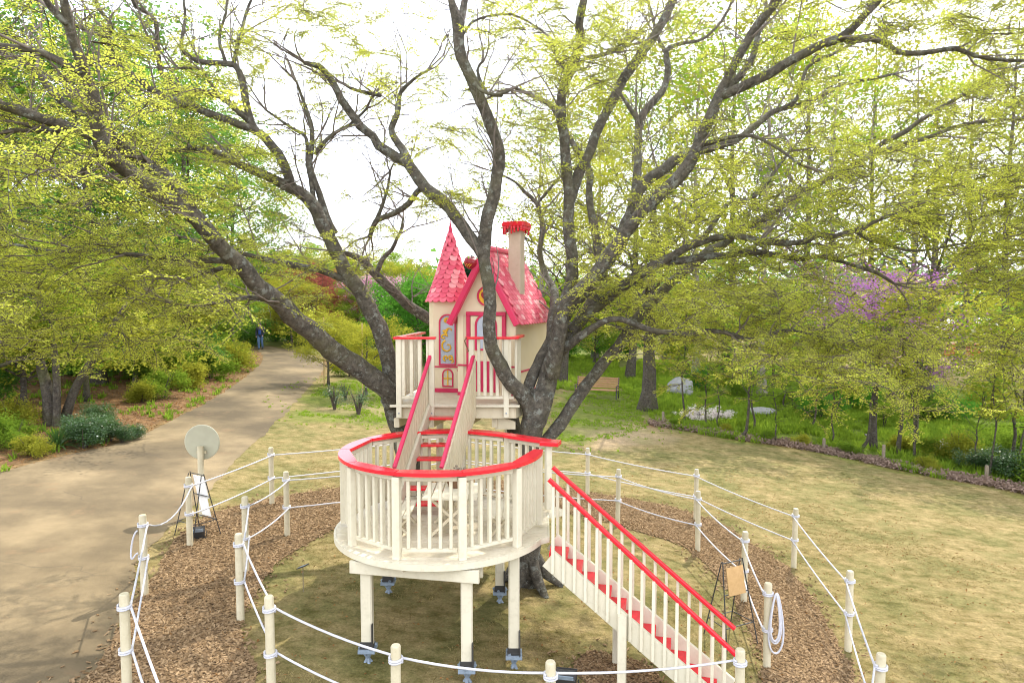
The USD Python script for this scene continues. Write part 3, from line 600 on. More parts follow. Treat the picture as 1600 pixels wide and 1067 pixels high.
for k in range(NS - 1):
    t = (k + .62) / NS
    a, b = n0 + (n1 - n0) * t, f0 + (f1 - f0) * t
    u = (b - a) / np.linalg.norm(b - a); a = a + u * .028; b = b - u * .028
    z = ZD - rise * (k + 1)
    dx = nd * ((np.linalg.norm(n1 - n0)) / NS)
    obj('tread', MB().beam(S((a), z - .018), S((b), z - .018), .215, .034), M['rail'], ls)
    q = nd * -.100
    obj('riser', MB().beam(S(a + q, z + rise / 2 - .02), S(b + q, z + rise / 2 - .02), .014, rise - .05), M['rail'], ls)
for a, t in ((n0, .40), (f0, .40)):
    q = n0 + (n1 - n0) * t if a is n0 else f0 + (f1 - f0) * t
    m = (np.array([.09, -.26]) / .27 * .09) * (1 if a is n0 else -1)
    g_ = float(gz(q[0]))
    obj('support_post', MB().beam(S(q + m, g_ - .02), S(q + m, z_at(t) + (.05 if a is n0 else -.1)), .10, .10, up=(nd[0], nd[1], 0)), M['cream_b'], ls)

# ---------------------------------------------------------------- upper staircase
Z2 = 2.88
us = thing('upper_staircase', 'steep cream staircase with boarded sides, red treads and red handrails up to the playhouse', 'staircase', (-1.28, 9.2, 0))
uo = np.array([-1.28, 9.2, 0])
def U(x, y, z): return np.array([x, y, z]) - uo
lb, lt = np.array([-1.60, 9.15]), np.array([-1.27, 10.55])
rb, rt = np.array([-.96, 9.15]), np.array([-.60, 10.55])
for nm, a, b in (('left', lb, lt), ('right', rb, rt)):
    z0, z1 = ZD + .06, Z2 - .06
    obj('stringer', MB().beam(U(*a, z0), U(*b, z1), .045, .20), M['cream_b'], us)
    h0, h1 = U(*a, ZD + .72), U(*b, Z2 + .76)
    obj('handrail', MB().beam(h0, h1, .055, .05, ch=.012), M['crimson'], us)
    nn = 15
    for k in range(nn):
        t0 = (k + .5) / nn
        q = a + (b - a) * t0; dr = (b - a) / np.linalg.norm(b - a)
        side = np.array([-dr[1], dr[0]]) * (.036 if nm == 'left' else -.036)
        zt = ZD + .655 + (Z2 + .76 - ZD - .72) * t0
        zb_ = z0 - .09 + (z1 - z0) * t0
        hl = np.linalg.norm(b - a) / nn / 2 - .0075
        sl_ = (Z2 - ZD) / np.linalg.norm(b - a) * hl; zt += .03
        nz = np.array([-dr[1], dr[0], 0]) * .02
        obj('side_slat', MB().prism([(-hl, zb_ - sl_), (hl, zb_ + sl_), (hl, zt + sl_), (-hl, zt - sl_)], 1.0, (U(*(q + side), 0) - nz / 2, (*dr, 0), (0, 0, 1), nz)), M['cream'], us)
NU = 8; ru = (Z2 - ZD) / NU
for k in range(1, NU):
    t = k / NU
    z = Z2 - ru * k
    a, b = lt + (lb - lt) * (t - .05), rt + (rb - rt) * (t - .05)
    u = (b - a) / np.linalg.norm(b - a)
    obj('tread', MB().beam(U(*(a + u * .026), z - .02), U(*(b - u * .026), z - .02), .17, .035), M['rail'], us)

# ---------------------------------------------------------------- playhouse
HO = np.array([-.425, 11.44, 0]); hf = np.array([.361, .9326, 0]); hr = np.array([.9326, -.361, 0]); hz = np.array([0, 0, 1.0])
ph = thing('playhouse', 'cream storybook playhouse with scalloped pink red roof, turret and dripping red chimney cap', 'playhouse', (HO[0], HO[1], 0))
def H(a, b, z): return a * hr + b * hf + z * hz
ZE, ZT = 4.14, 5.345; OH = .65; HW = .53; HL_ = 1.62
SL = (ZT - ZE) / OH
def roofz(a): return ZT - SL * abs(a)
# deck under the house
dk = [(-1.82, 10.60), (.06, 10.60), (.30, 11.2), (.72, 12.9), (-.9, 13.4), (-1.95, 12.5)]
dpoly = Polygon([(x - HO[0], y - HO[1]) for x, y in dk])
wpl = .13
ymin, ymax = dpoly.bounds[1], dpoly.bounds[3]
k = 0
while ymin + k * wpl < ymax:
    s = dpoly.intersection(sbox(-4, ymin + k * wpl + .003, 4, ymin + (k + 1) * wpl - .003))
    if not s.is_empty: obj('deck_plank', MB().prism(max(getattr(s, 'geoms', [s]), key=lambda a: a.area), .035, ((0, 0, Z2 - .035), (1, 0, 0), (0, 1, 0), (0, 0, 1))), M['deck'], ph)
    k += 1
fx = [(p[0] - HO[0], p[1] - HO[1]) for p in dk]
for a, b in zip(fx, fx[1:] + fx[:1]):
    a, b = np.array(a), np.array(b); d = (b - a) / np.linalg.norm(b - a); nn_ = np.array([d[1], -d[0]]) * -.02
    obj('fascia_board', MB().beam((*(a + nn_ + d * .02), Z2 - .14), (*(b + nn_ - d * .02), Z2 - .14), .03, .17), M['cream'], ph)
    if a[1] < -.8 and b[1] < -.8:
        e2 = np.array([0, -.045]); obj('fascia_cap', MB().beam((*(a + e2 - d * .08), Z2 - .02), (*(b + e2 + d * .06), Z2 - .02), .06, .035), M['cream_b'], ph)
for x0 in (-1.3, -.75, -.2, .25):
    obj('floor_beam', MB().beam((x0 - .1, -.75, Z2 - .31), (x0 + .35, 1.3, Z2 - .31), .09, .15), M['cream'], ph)
for px_, py_ in ((-1.0, -.35), (-.9, 1.0), (.35, .9)):
    gg = float(gz(HO[0] + px_))
    obj('support_post', MB().beam((px_, py_, gg), (px_, py_, Z2 - .39), .12, .12, up=(0, 1, 0)), M['cream'], ph)
obj('corbel', MB().prism([(-.16, 0), (.16, 0), (.16, .12), (.05, .16), (-.16, .2)], .07, ((.32, -.72, Z2 - .42), (1, 0, 0), (0, 0, 1), (0, 1, 0))), M['cream'], ph)
# walls
ap = roofz(0) - .10
gab = [(-HW, Z2), (HW, Z2), (HW, roofz(HW) - .10), (0, ap), (-HW, roofz(HW) - .10)]
fw = obj('front_wall', MB().prism(gab, .04, (H(0, 0, 0), hr, hz, hf)), M['wall'], ph)
obj('back_wall', MB().prism(gab, .04, (H(0, HL_ - .04, 0), hr, hz, hf)), M['wall'], ph)
zt_ = roofz(HW) - .10
for s_ in (-1, 1):
    sw = obj('side_wall', MB().beam(H(s_ * (HW - .02), .041, (Z2 + zt_) / 2), H(s_ * (HW - .02), HL_ - .041, (Z2 + zt_) / 2), .04, zt_ - Z2, ch=.001), M['wall'], ph)
    obj('trim_band', MB().beam(H(s_ * (HW + .009), 0, Z2 + .42), H(s_ * (HW + .009), HL_, Z2 + .42), .018, .03), M['crimson'], sw)
    obj('skirting', MB().beam(H(s_ * (HW + .009), 0, Z2 + .035), H(s_ * (HW + .009), HL_, Z2 + .035), .018, .06), M['crimson'], sw)
    obj('corner_board', MB().beam(H(s_ * (HW - .055), -.010, Z2 + .02), H(s_ * (HW - .055), -.010, zt_ - .02), .11, .02, up=hf), M['wall'], fw)
# skirting and narrow trim on the front
for a0, a1 in ((-HW, -.37), (.37, HW)):
    obj('skirting', MB().beam(H(a0, -.022, Z2 + .03), H(a1, -.022, Z2 + .03), .022, .06), M['crimson'], fw)
    obj('trim_band', MB().beam(H(a0, -.024, Z2 + .52), H(a1, -.024, Z2 + .52), .022, .028), M['crimson'], fw)
# door
ZF = 4.31
dr = obj('door', MB().prism([(-.285, Z2 + .01), (.285, Z2 + .01), (.285, ZF - .08), (-.285, ZF - .08)], .02, (H(0, -.021, 0), hr, hz, hf)), M['wall'], ph, 'cream door with arched window and crimson lower panels')
for s_ in (-1, 1):
    obj('door_frame', MB().beam(H(s_ * .325, -.026, Z2 + .005), H(s_ * .325, -.026, ZF - .069), .066, .05, up=hf), M['crimson'], dr)
obj('door_frame', MB().beam(H(-.358, -.026, ZF - .034), H(.358, -.026, ZF - .034), .05, .066), M['crimson'], dr)
def arch(w, h, n=12):      # arched outline standing on v=0
    return [(-w, 0), (w, 0)] + [(w * math.cos(t), h - w + w * math.sin(t)) for t in np.linspace(0, math.pi, n)]
aw = Polygon(arch(.20, .62)); ain = Polygon([(x, y + .03) for x, y in arch(.165, .555)])
aw2 = aw.difference(ain)
obj('arched_frame', MB().prism(aw2, .022, (H(0, -.045, Z2 + .78), hr, hz, hf)), M['crimson'], dr)
obj('window_pane', MB().prism(ain, .008, (H(0, -.030, Z2 + .78), hr, hz, hf)), M['glass_panel'], dr)
for a0 in (-.185, -.065, .065, .185):
    obj('door_panel', MB().beam(H(a0, -.028, Z2 + .08), H(a0, -.028, Z2 + .60), .10, .016, up=hf), M['crimson'], dr)
knob = MB().sphere(H(.235, -.045, Z2 + .62), .022, 2); obj('door_knob', knob, M['gold'], dr, smooth=True)
# medallion
mc = H(0, -.012, 4.57)
md = obj('medallion', MB().prism(Point(0, 0).buffer(.165, 16).difference(Point(0, 0).buffer(.135, 16)), .03, (mc - .02 * hf, hr, hz, hf)), M['crimson'], ph)
obj('medallion_face', MB().prism(Point(0, 0).buffer(.134, 16), .01, (mc - .004 * hf, hr, hz, hf)), M['gold'], md)
th = np.linspace(0, 2 * math.pi, 28, endpoint=False)
heart = [(.0062 * 16 * math.sin(t) ** 3 * .9, .0062 * (13 * math.cos(t) - 5 * math.cos(2 * t) - 2 * math.cos(3 * t) - math.cos(4 * t))) for t in th]
obj('heart', MB().prism(heart, .014, (mc - .018 * hf, hr, hz, hf)), M['apple'], md)
# roof slabs, barge boards, shingles
def scallop(w, h):
    return [(-w, 0), (-w, h - w * .75)] + [(w * math.cos(t), h - w * .75 + w * .75 * math.sin(t)) for t in np.linspace(math.pi, 0, 7)[1:-1]] + [(w, h - w * .75), (w, 0)]
def put_shingle(parent, c, Uv, Vv, Nv, w, h, mat, th_=.009):
    Vt_ = Vv + Nv * .055; Vt_ /= np.linalg.norm(Vt_)
    obj('shingle', MB().prism(Polygon(scallop(w, h)), th_, (c, Uv, Vt_, np.cross(Uv, Vt_) if np.dot(np.cross(Uv, Vt_), Nv) > 0 else -np.cross(Uv, Vt_))), mat, parent)
sm = [M['shin_a']] * 5 + [M['shin_b']] * 4 + [M['shin_c']] * 3
B0, B1 = -.16, 1.70
stuff = MB()
for s_ in (1, -1):
    Vd = (hr * s_ * OH + hz * (ZE - ZT)); SLn = np.linalg.norm(Vd); Vd = Vd / SLn
    N = np.cross(hf, Vd); N = N if N[2] > 0 else -N
    top = H(0, 0, ZT - .02)
    slab = MB(); 
    cc = lambda b, v: top + hf * b + Vd * v
    slab.beam(cc(B0 + .045, SLn / 2) - N * .02, cc(B1, SLn / 2) - N * .02, SLn, .04, up=N)
    rf = obj('roof_slope', slab, M['shin_a'], ph)
    rows, cols = 15, 14; ch_ = (SLn - .0) / rows; cw = (B1 - B0 - .02) / cols
    for r in range(rows):
        for c in range(cols + (r % 2)):
            b = B0 + .01 + (c + (.5 if r % 2 == 0 else 0)) * cw
            if b > B1 + .005 or b < B0: continue
            w_ = cw / 2 - .002
            if r % 2 and (c == 0 or c == cols): continue
            c0 = top + hf * b + Vd * (r * ch_ - .01) + N * .003
            if s_ > 0: put_shingle(rf, c0, hf, Vd, N, w_, ch_ + .045, R_.choice(sm), .012)
            else:
                Vt_ = Vd + N * .10; Vt_ /= np.linalg.norm(Vt_); Nn = np.cross(hf, Vt_); Nn = Nn if np.dot(Nn, N) > 0 else -Nn
                stuff.prism(Polygon(scallop(w_, ch_ + .045)), .012, (c0, hf, Vt_, Nn))
    if s_ < 0: tag(obj('shingles', stuff, M['shin_b'], rf), kind='stuff')
    bb = MB(); p0, p1 = H(0, B0 - .0, ZT - .075) , cc(B0, SLn) - N * .045
    p0 = cc(B0, .01) - N * .045
    bb.beam(p0 - hf * .005, p1 - hf * .005, .10, .10, up=N)
    obj('barge_board', bb, M['crimson'], ph)
rid = MB()
obj('ridge_board', MB().beam(H(0, B0, ZT + .005), H(0, B1, ZT + .005), .09, .05), M['shin_a'], ph)
for k in range(17):
    obj('ridge_scallop', MB().sphere(H(0, B0 + .05 + k * .11, ZT + .03), .042, 1), M['shin_b'] if k % 2 else M['shin_a'], ph, smooth=True)
# fruit on the left barge board near the top
fc = H(-.20, B0 - .03, 5.115)
prof = [(.0, -.085), (.04, -.095), (.085, -.07), (.115, -.01), (.118, .04), (.095, .085), (.05, .098), (.015, .08), (.0, .07)]
tilt = np.array([.3, -.35, .9]); tilt /= np.linalg.norm(tilt); tx = np.cross([0, 1, 0], tilt); tx /= np.linalg.norm(tx); ty = np.cross(tilt, tx)
fr = obj('apple_ornament', MB().lathe([(max(r, 1e-4), z) for r, z in prof], fc, 20, (tx, ty, tilt)), M['apple'], ph, 'dark red apple with lime green leaf near the gable top', smooth=True)
obj('stalk', MB().tube([fc + tilt * .07, fc + tilt * .12 - tx * .02, fc + tilt * .15 - tx * .05], [.010, .008, .007], 6), M['black'], fr, smooth=True)
lf = [(0, 0), (.045, .03), (.10, .035), (.15, 0), (.10, -.04), (.04, -.03)]
obj('leaf', MB().prism(lf, .008, (fc + tilt * .115 - tx * .085 - ty * .05, (tx * .75 - tilt * .62), ty, np.cross(tx * .75 - tilt * .62, ty))), M['lime'], fr)
cur = MB()
for q in range(3):
    ph0 = -2.1 + q * .32
    pts = [fc + .122 * (math.cos(ph0 + .1 * math.sin(t * 2)) * tx * .9 + math.sin(ph0) * ty * .98) * (1 - .05 * abs(t)) + tilt * (-.01 + .025 * t) for t in np.linspace(-1.2, 1.2, 8)]
    cur.tube(pts, .006, 5)
obj('yellow_squiggle', cur, M['gold'], fr, smooth=True)
# chimney
ca, cb = .30, .62
cz0, cz1 = roofz(ca + .12) - .05, 5.80
ct = H(ca, cb, 0)
cm = obj('chimney', MB().beam(ct + hz * cz0, ct + hz * cz1, .225, .225, up=hf, ch=.012), M['chimney'], ph)
sh = Polygon([(-.17, -.17), (.17, -.17), (.17, .17), (-.17, .17)]).buffer(.035, 4)
cp = MB()
for q, (z0, dz, sc) in enumerate([(cz1 - .065, .03, .92), (cz1 - .035, .05, 1.0), (cz1 + .015, .025, .93)]):
    cp.prism(Polygon([(x * sc, y * sc) for x, y in sh.exterior.coords]), dz, (ct + hz * z0, hr, hf, hz))
cap = obj('dripping_cap', cp, M['rail'], cm, smooth=50)
rr = np.random.default_rng(4)
for side in range(4):
    Ua, Na = [(hr, -hf), (hr, hf), (hf, hr), (hf, -hr)][side]
    for k, t in enumerate(np.linspace(-.15, .15, 6)):
        ln = rr.uniform(.02, .13); w_ = rr.uniform(.018, .026)
        p0 = ct + Ua * (t + rr.uniform(-.01, .01)) + Na * .185 + hz * (cz1 - .04)
        d = MB().tube([p0, p0 - hz * ln * .6, p0 - hz * ln], [w_, w_ * .75, w_ * .8], 7); d.sphere(p0 - hz * ln, w_ * .95, 1, (1, 1, 1.2))
        obj('drip', d, M['rail'], cap, smooth=True)
# turret
TC = np.array([-1.10, 12.28, 0]) - HO; TC[2] = 0
tr_, tu = np.array([.985, -.17, 0]), np.array([.17, .985, 0])
def T(a, b, z): return TC + a * tr_ + b * tu + z * hz
oc = [(-.24, -.33), (.24, -.33), (.33, -.24), (.33, .24), (.24, .33), (-.24, .33), (-.33, .24), (-.33, -.24)]
tw = obj('turret_wall', MB().prism(oc, 4.53 - Z2, (T(0, 0, Z2), tr_, tu, hz)), M['wall'], ph)
occ = Polygon(oc)
obj('skirting', MB().prism(occ.buffer(.018, join_style=2).difference(occ.buffer(.001, join_style=2)), .07, (T(0, 0, Z2 + .002), tr_, tu, hz)), M['crimson'], tw)
obj('trim_band', MB().prism(occ.buffer(.016, join_style=2).difference(occ.buffer(.001, join_style=2)), .026, (T(0, 0, 3.32), tr_, tu, hz)), M['crimson'], tw)
wf = lambda z, dep: (T(.03, -.33 - dep, z), tr_, hz, tu)
W1 = Polygon(arch(.155, .90)); W2 = Polygon([(x, y + .025) for x, y in arch(.128, .848)])
win = obj('arched_window', MB().prism(W1.difference(W2), .028, wf(3.36, .03)), M['crimson'], ph, 'tall arched turret window with yellow scrollwork')
obj('pane', MB().prism(W2, .008, wf(3.36, .010)), M['glass_panel'], win)
def spiral(c, r0, r1, a0, a1, n=22):
    return [T(.03 + c[0] + (r0 + (r1 - r0) * t) * math.cos(a0 + (a1 - a0) * t), -.33 - .018, 3.36 + c[1] + (r0 + (r1 - r0) * t) * math.sin(a0 + (a1 - a0) * t)) for t in np.linspace(0, 1, n)]
for c, r0, r1, a0, a1 in [((.0, .33), .115, .03, 1.9, 8.2), ((-.03, .13), .05, .015, 4.6, -1.5), ((.045, .14), .045, .015, -1.2, 4.2), ((.05, .60), .10, .02, 4.2, 0.4), ((-.02, .78), .06, .015, -.5, 5.6), ((-.07, .50), .045, .02, 0.5, 6.0), ((.07, .07), .05, .012, 2.6, -2.0)]:
    obj('scroll', MB().tube(spiral(c, r0, r1, a0, a1), np.linspace(.018, .012, 22), 6), M['gold'], win, smooth=True)
for c in [(-.06, .60), (-.01, .62), (-.03, .57), (-.04, .795)]:
    obj('scroll_flower', MB().sphere(T(.03 + c[0], -.352, 3.36 + c[1]), .028, 1, (1, .5, 1)), M['gold'], win, smooth=True)
w1 = Polygon(arch(.10, .32)); w2 = Polygon([(x, y + .022) for x, y in arch(.078, .276)])
sw_ = obj('small_window', MB().prism(w1.difference(w2), .024, wf(Z2 + .10, .026)), M['crimson'], ph, 'small arched window with yellow cross bars low on the turret')
obj('pane', MB().prism(w2, .006, wf(Z2 + .10, .008)), M['cream_b'], sw_)
zc = Z2 + .10
obj('glazing_bar', MB().beam(T(.03, -.345, zc + .025), T(.03, -.345, zc + .295), .02, .012, up=tu), M['gold'], sw_)
obj('glazing_bar', MB().beam(T(-.045, -.347, zc + .15), T(.105, -.347, zc + .15), .012, .02), M['gold'], sw_)
# turret cone with shingles, a little flared at the foot
zb0, zt0 = 4.48, 5.79
def coner(z): t = (z - zb0) / (zt0 - zb0); return .395 * (1 - t) * (1 + .10 * (1 - t) ** 3 - .06 * t) + .004
cprof = [(coner(z) - .012, z) for z in np.linspace(zb0, zt0 - .02, 14)]
cone = obj('turret_roof', MB().lathe(cprof, T(0, 0, 0), 24), M['shin_a'], ph, smooth=True)
nr = 15
for r in range(nr):
    za, zb_ = zt0 - .10 - (zt0 - .10 - zb0) * r / nr, zt0 - .10 - (zt0 - .10 - zb0) * (r + 1) / nr
    ra, rb_ = coner(za), coner(zb_ - .0)
    m = max(5, int(round(2 * math.pi * rb_ / .132)))
    for k in range(m):
        th_ = 2 * math.pi * (k + .5 * (r % 2)) / m
        od = np.array([math.cos(th_), math.sin(th_), 0]); tg = np.array([-math.sin(th_), math.cos(th_), 0])
        pa, pb = T(0, 0, za) + od * (ra + .002), T(0, 0, zb_) + od * (rb_ + .006)
        Vv = pb - pa; hl = np.linalg.norm(Vv); Vv /= hl
        Nn = np.cross(tg, Vv); Nn = Nn if Nn @ od > 0 else -Nn
        put_shingle(cone, pa, tg, Vv, Nn, math.pi * rb_ / m * .985, hl + .022, R_.choice(sm), .008)
obj('finial', MB().lathe([(.05, zt0 - .16), (.038, zt0 - .06), (.018, zt0 + .04), (.006, zt0 + .10), (.0045, zt0 + .24)], T(0, 0, 0), 10), M['crimson'], ph, smooth=True)
# balustrades on the house deck
ZB = Z2 + 1.06
def rail_run(pts, posts, nb, gap=.115, wide=.05):
    for q, (a, b) in enumerate(zip(pts, pts[1:])):
        a, b = np.array([*a, 0]) - HO, np.array([*b, 0]) - HO; d = b - a; Ld = np.linalg.norm(d); d /= Ld
        obj('rail_cap', MB().beam(a - d * .04 + hz * (ZB - .02), b + d * .04 + hz * (ZB - .02), .12, .038), M['rail'], ph)
        obj('bottom_rail', MB().beam(a + hz * (Z2 + .11), b + hz * (Z2 + .11), .04, .045), M['cream_b'], ph)
        m = max(1, int(Ld / gap))
        for t in (np.arange(m) + .7) / (m + .4):
            c = a + d * Ld * t
            obj('baluster', MB().beam(c + hz * (Z2 + .135), c + hz * (ZB - .042), wide, .036, up=(-d[1], d[0], 0)), M['cream_b'], ph)
    for p in posts:
        p = np.array([*p, 0]) - HO
        pp = obj('railing_post', MB().beam(p + hz * (Z2 - .20), p + hz * (ZB - .04), .085, .085, up=(0, 1, 0)), M['cream_b'], ph)
        obj('bolt', MB().sphere(p + np.array([0, -.044, Z2 - .13]), .012, 1), M['steel'], pp)
rail_run([(-1.22, 10.57), (-1.78, 10.57), (-1.60, 12.1)], [(-1.25, 10.57), (-1.76, 10.57)], 4)
rail_run([(-.68, 10.57), (.03, 10.57)], [(-.63, 10.57), (-.09, 10.57)], 6, .10)
rail_run([(.05, 10.62), (.14, 11.16)], [], 3)
obj('door_cord', MB().tube([np.array([-.70, 10.50, z]) - HO + np.array([dx, 0, 0]) for dx, z in [(0, ZB - .01), (-.03, ZB - .06), (.0, ZB - .15), (.03, ZB - .22), (.0, ZB - .23)]], .011, 6), M['wicker'], ph, smooth=True)
# ---------------------------------------------------------------- rope fences
def post_at(px, top, base=None):
    if base:
        g_ = G(px, base); h = float(P(px, top, g_[1])[2] - g_[2])
    else:
        g_ = G(px, top, 1.15); g_ = on(g_[0], g_[1]); h = 1.15
    return g_, h
OUTP = [('x', (-2.7, 5.1)), (193, 927), (226, 804, 929), (297, 745, 853), (425, 699, 788), ('x', (-1.7, 16.4)), (918, 700, 773), (1087, 733, 812), (1240, 794, 886), (1325, 892, 1016), (1375, 1020), ('x', (2.9, 5.3))]
INP = [(1158, 1013), (862, 1033), (617, 1008), (421, 931), (376, 833, 969), (384, 776, 893), (449, 737, 837), ('x', (-1.3, 14.2)), (965, 733, 820), (1090, 767, 861), (1162, 830, 940), (1198, 910, 1042)]
def build_post(spec, label, grp):
    if spec[0] == 'x': g_, h = on(*spec[1]), 1.15
    else: g_, h = post_at(*spec)
    lean = np.array([R_.uniform(-.012, .012), R_.uniform(-.012, .012), 0])
    p0, p1 = np.array([0, 0, -.05]), np.array([0, 0, h]) + lean
    t = thing('rope_post', label, 'post', g_, group=grp)
    mb = MB().tube([p0, p1 - [0, 0, .015], p1], [.049, .049, .040], 16)
    obj('shaft', mb, M['post'], t, smooth=35)
    return g_, h, lean
lab_o = ['cream rope post at the very front of the outer ring', 'cream rope post nearest the bottom left corner, beside the path', 'cream outer ring post beside the path with a loose rope loop hanging', 'cream rope post in front of the left easel sign', 'cream outer ring post just right of the round sign disc',
         'cream outer ring post hidden behind the playhouse', 'far cream outer ring post right of the platform, nearest the tree trunk', 'second outer ring post right of the platform, at the back of the lawn', 'cream outer ring post on the right where the mulch ends', 'tall looking outer ring post at the right edge of the mulch', 'outer ring post nearest the bottom right corner', 'cream outer ring post at the very front right']
lab_i = ['cream inner ring post at the foot of the lower staircase', 'cream inner ring post in front of the platform beside the black floodlight', 'cream inner ring post in front of the left platform leg', 'inner ring post left of the thin plant label, closest to the camera', 'inner ring post left of the plant label, the nearer of a close pair',
         'inner ring post left of the plant label, the farther of a close pair', 'inner ring post at the back left edge of the mulch', 'inner ring post standing behind the viewing platform', 'inner ring post behind the lower staircase handrail', 'inner ring post at the bend of the mulch right of the stairs', 'inner ring post beside the easel with the tan board', 'inner ring post with a coil of white rope hanging from it']
PO = [build_post(s, l, 'cream posts of the outer rope ring') for s, l in zip(OUTP, lab_o)]
PI_ = [build_post(s, l, 'cream posts of the inner rope ring') for s, l in zip(INP, lab_i)]
def rope_run(posts, frac, sags, label, skip=()):
    mb = MB(); tops = []
    for g_, h, ln in posts:
        tops.append(g_ + np.array([0, 0, h * frac]) + ln * frac)
    pts = [tops[0]]
    for k, (a, b) in enumerate(zip(tops, tops[1:])):
        s = sags[k] if isinstance(sags, (list, tuple)) else sags
        d = (b - a); dn = d / np.linalg.norm(d); sd = np.cross(dn, [0, 0, 1]) * .055
        a2, b2 = a + sd, b + sd
        for t in np.linspace(0.02, .98, 9): pts.append(a2 + (b2 - a2) * t - np.array([0, 0, s * 4 * t * (1 - t)]))
    pts.append(tops[-1])
    mb.tube(pts, .012, 6)
    r = tag(obj('rope', mb, M['rope'], smooth=True), label, 'rope')
    for c in tops:
        w = MB()
        th_ = np.linspace(0, 2 * math.pi * 2.6, 40)
        w.tube(np.stack([c[0] + .060 * np.cos(th_), c[1] + .060 * np.sin(th_), c[2] - .028 + .056 * th_ / th_[-1]], 1), .0125, 6)
        obj('rope_wrap', w, M['rope'], r, smooth=True)
    return r
rope_run(PO, .875, [.03, .02, .22, .02, .03, .03, .03, .03, .03, .03, .03], 'upper white rope of the outer fence ring, slack beside the path')
rope_run(PO[:3], .47, .02, 'lower white rope of the outer ring in the bottom left beside the path')
rope_run(PO[3:], .47, .03, 'lower white rope of the outer ring running behind the playhouse to the right')
rope_run(PI_, .875, .045, 'upper white rope of the inner fence ring around the treehouse')
rope_run(PI_, .45, .045, 'lower white rope of the inner fence ring around the treehouse')
g_, h, ln = PI_[-1]
c = g_ + np.array([-.03, -.03, h * .90]); pts = []
loops = MB()
for w_, l_, o_ in ((.10, .66, 0), (.13, .80, .015), (.08, .62, -.015)):
    th_ = np.linspace(0, 2 * math.pi, 30)
    pts = np.stack([c[0] + .05 + w_ * .5 + w_ * np.cos(th_) * (.35 + .65 * (1 - np.sin(th_)) / 2), c[1] - .05 + o_ + 0 * th_, c[2] - l_ / 2 + l_ / 2 * np.sin(th_)], 1)
    loops.tube(pts, .0125, 6, cap=False)
tag(obj('rope_coil', loops, M['rope'], smooth=True), 'coil of spare white rope hanging from the post by the stair foot', 'rope')
g_, h, ln = PO[2]
c = g_ + np.array([-.06, -.02, h * .80]); t = np.linspace(0, 1, 24)
lp = np.stack([c[0] + .03 - .10 * np.sin(math.pi * t ** .8), c[1] - .05 + 0 * t, c[2] + .03 - .32 * t - .22 * np.sin(math.pi * t) ** 1.5], 1)
tag(obj('rope_loop', MB().tube(lp, .012, 6), M['rope'], smooth=True), 'loose loop of white rope drooping from the post beside the path', 'rope')

# ---------------------------------------------------------------- table, benches, basket on the platform
tb = thing('picnic_table', 'small slatted pale wooden picnic table with crossed legs on the platform', 'table', (-.78, 8.78, ZD))
for k in range(6): obj('table_slat', MB().beam((-.33 + k * .118 + .03, -.36, .50), (-.33 + k * .118 + .03, .36, .50), .105, .028), M['cream_b'], tb)
for yy in (-.27, .27):
    obj('leg', MB().beam((-.26, yy - .02, 0), (.26, yy - .02, .486), .035, .06, up=(0, 1, 0)), M['cream'], tb)
    obj('leg', MB().beam((.26, yy + .02, 0), (-.26, yy + .02, .486), .035, .06, up=(0, 1, 0)), M['cream'], tb)
obj('brace', MB().beam((0, -.27, .24), (0, .27, .24), .04, .05), M['cream'], tb)
for bx, lab in ((-1.42, 'low slatted bench left of the picnic table'), (-.16, 'low slatted bench right of the picnic table')):
    b = thing('low_bench', lab, 'bench', (bx, 8.75, ZD), group='benches at the picnic table')
    for k in range(3): obj('seat_slat', MB().beam((-.09 + k * .09, -.36, .27), (-.09 + k * .09, .36, .27), .08, .025), M['cream_b'], b)
    for yy in (-.26, .26):
        obj('leg', MB().beam((-.12, yy - .015, 0), (.12, yy - .015, .257), .03, .05, up=(0, 1, 0)), M['cream'], b)
        obj('leg', MB().beam((.12, yy + .015, 0), (-.12, yy + .015, .257), .03, .05, up=(0, 1, 0)), M['cream'], b)
bk = thing('wicker_basket', 'round brown wicker basket standing on the picnic table', 'basket', (-.74, 8.95, ZD + .514))
obj('bowl', MB().lathe([(.10, 0), (.125, .06), (.14, .15), (.145, .17), (.12, .17), (.11, .12)], (0, 0, 0), 18), M['wicker'], bk, smooth=30)
fl = MB()
for k in range(60):
    a, r_ = R_.uniform(0, 6.28), R_.uniform(0, .12); fl.sphere((r_ * math.cos(a), r_ * math.sin(a), .17 + R_.uniform(0, .08)), R_.uniform(.014, .026), 0)
obj('dried_cones', fl, M['stake'], bk)

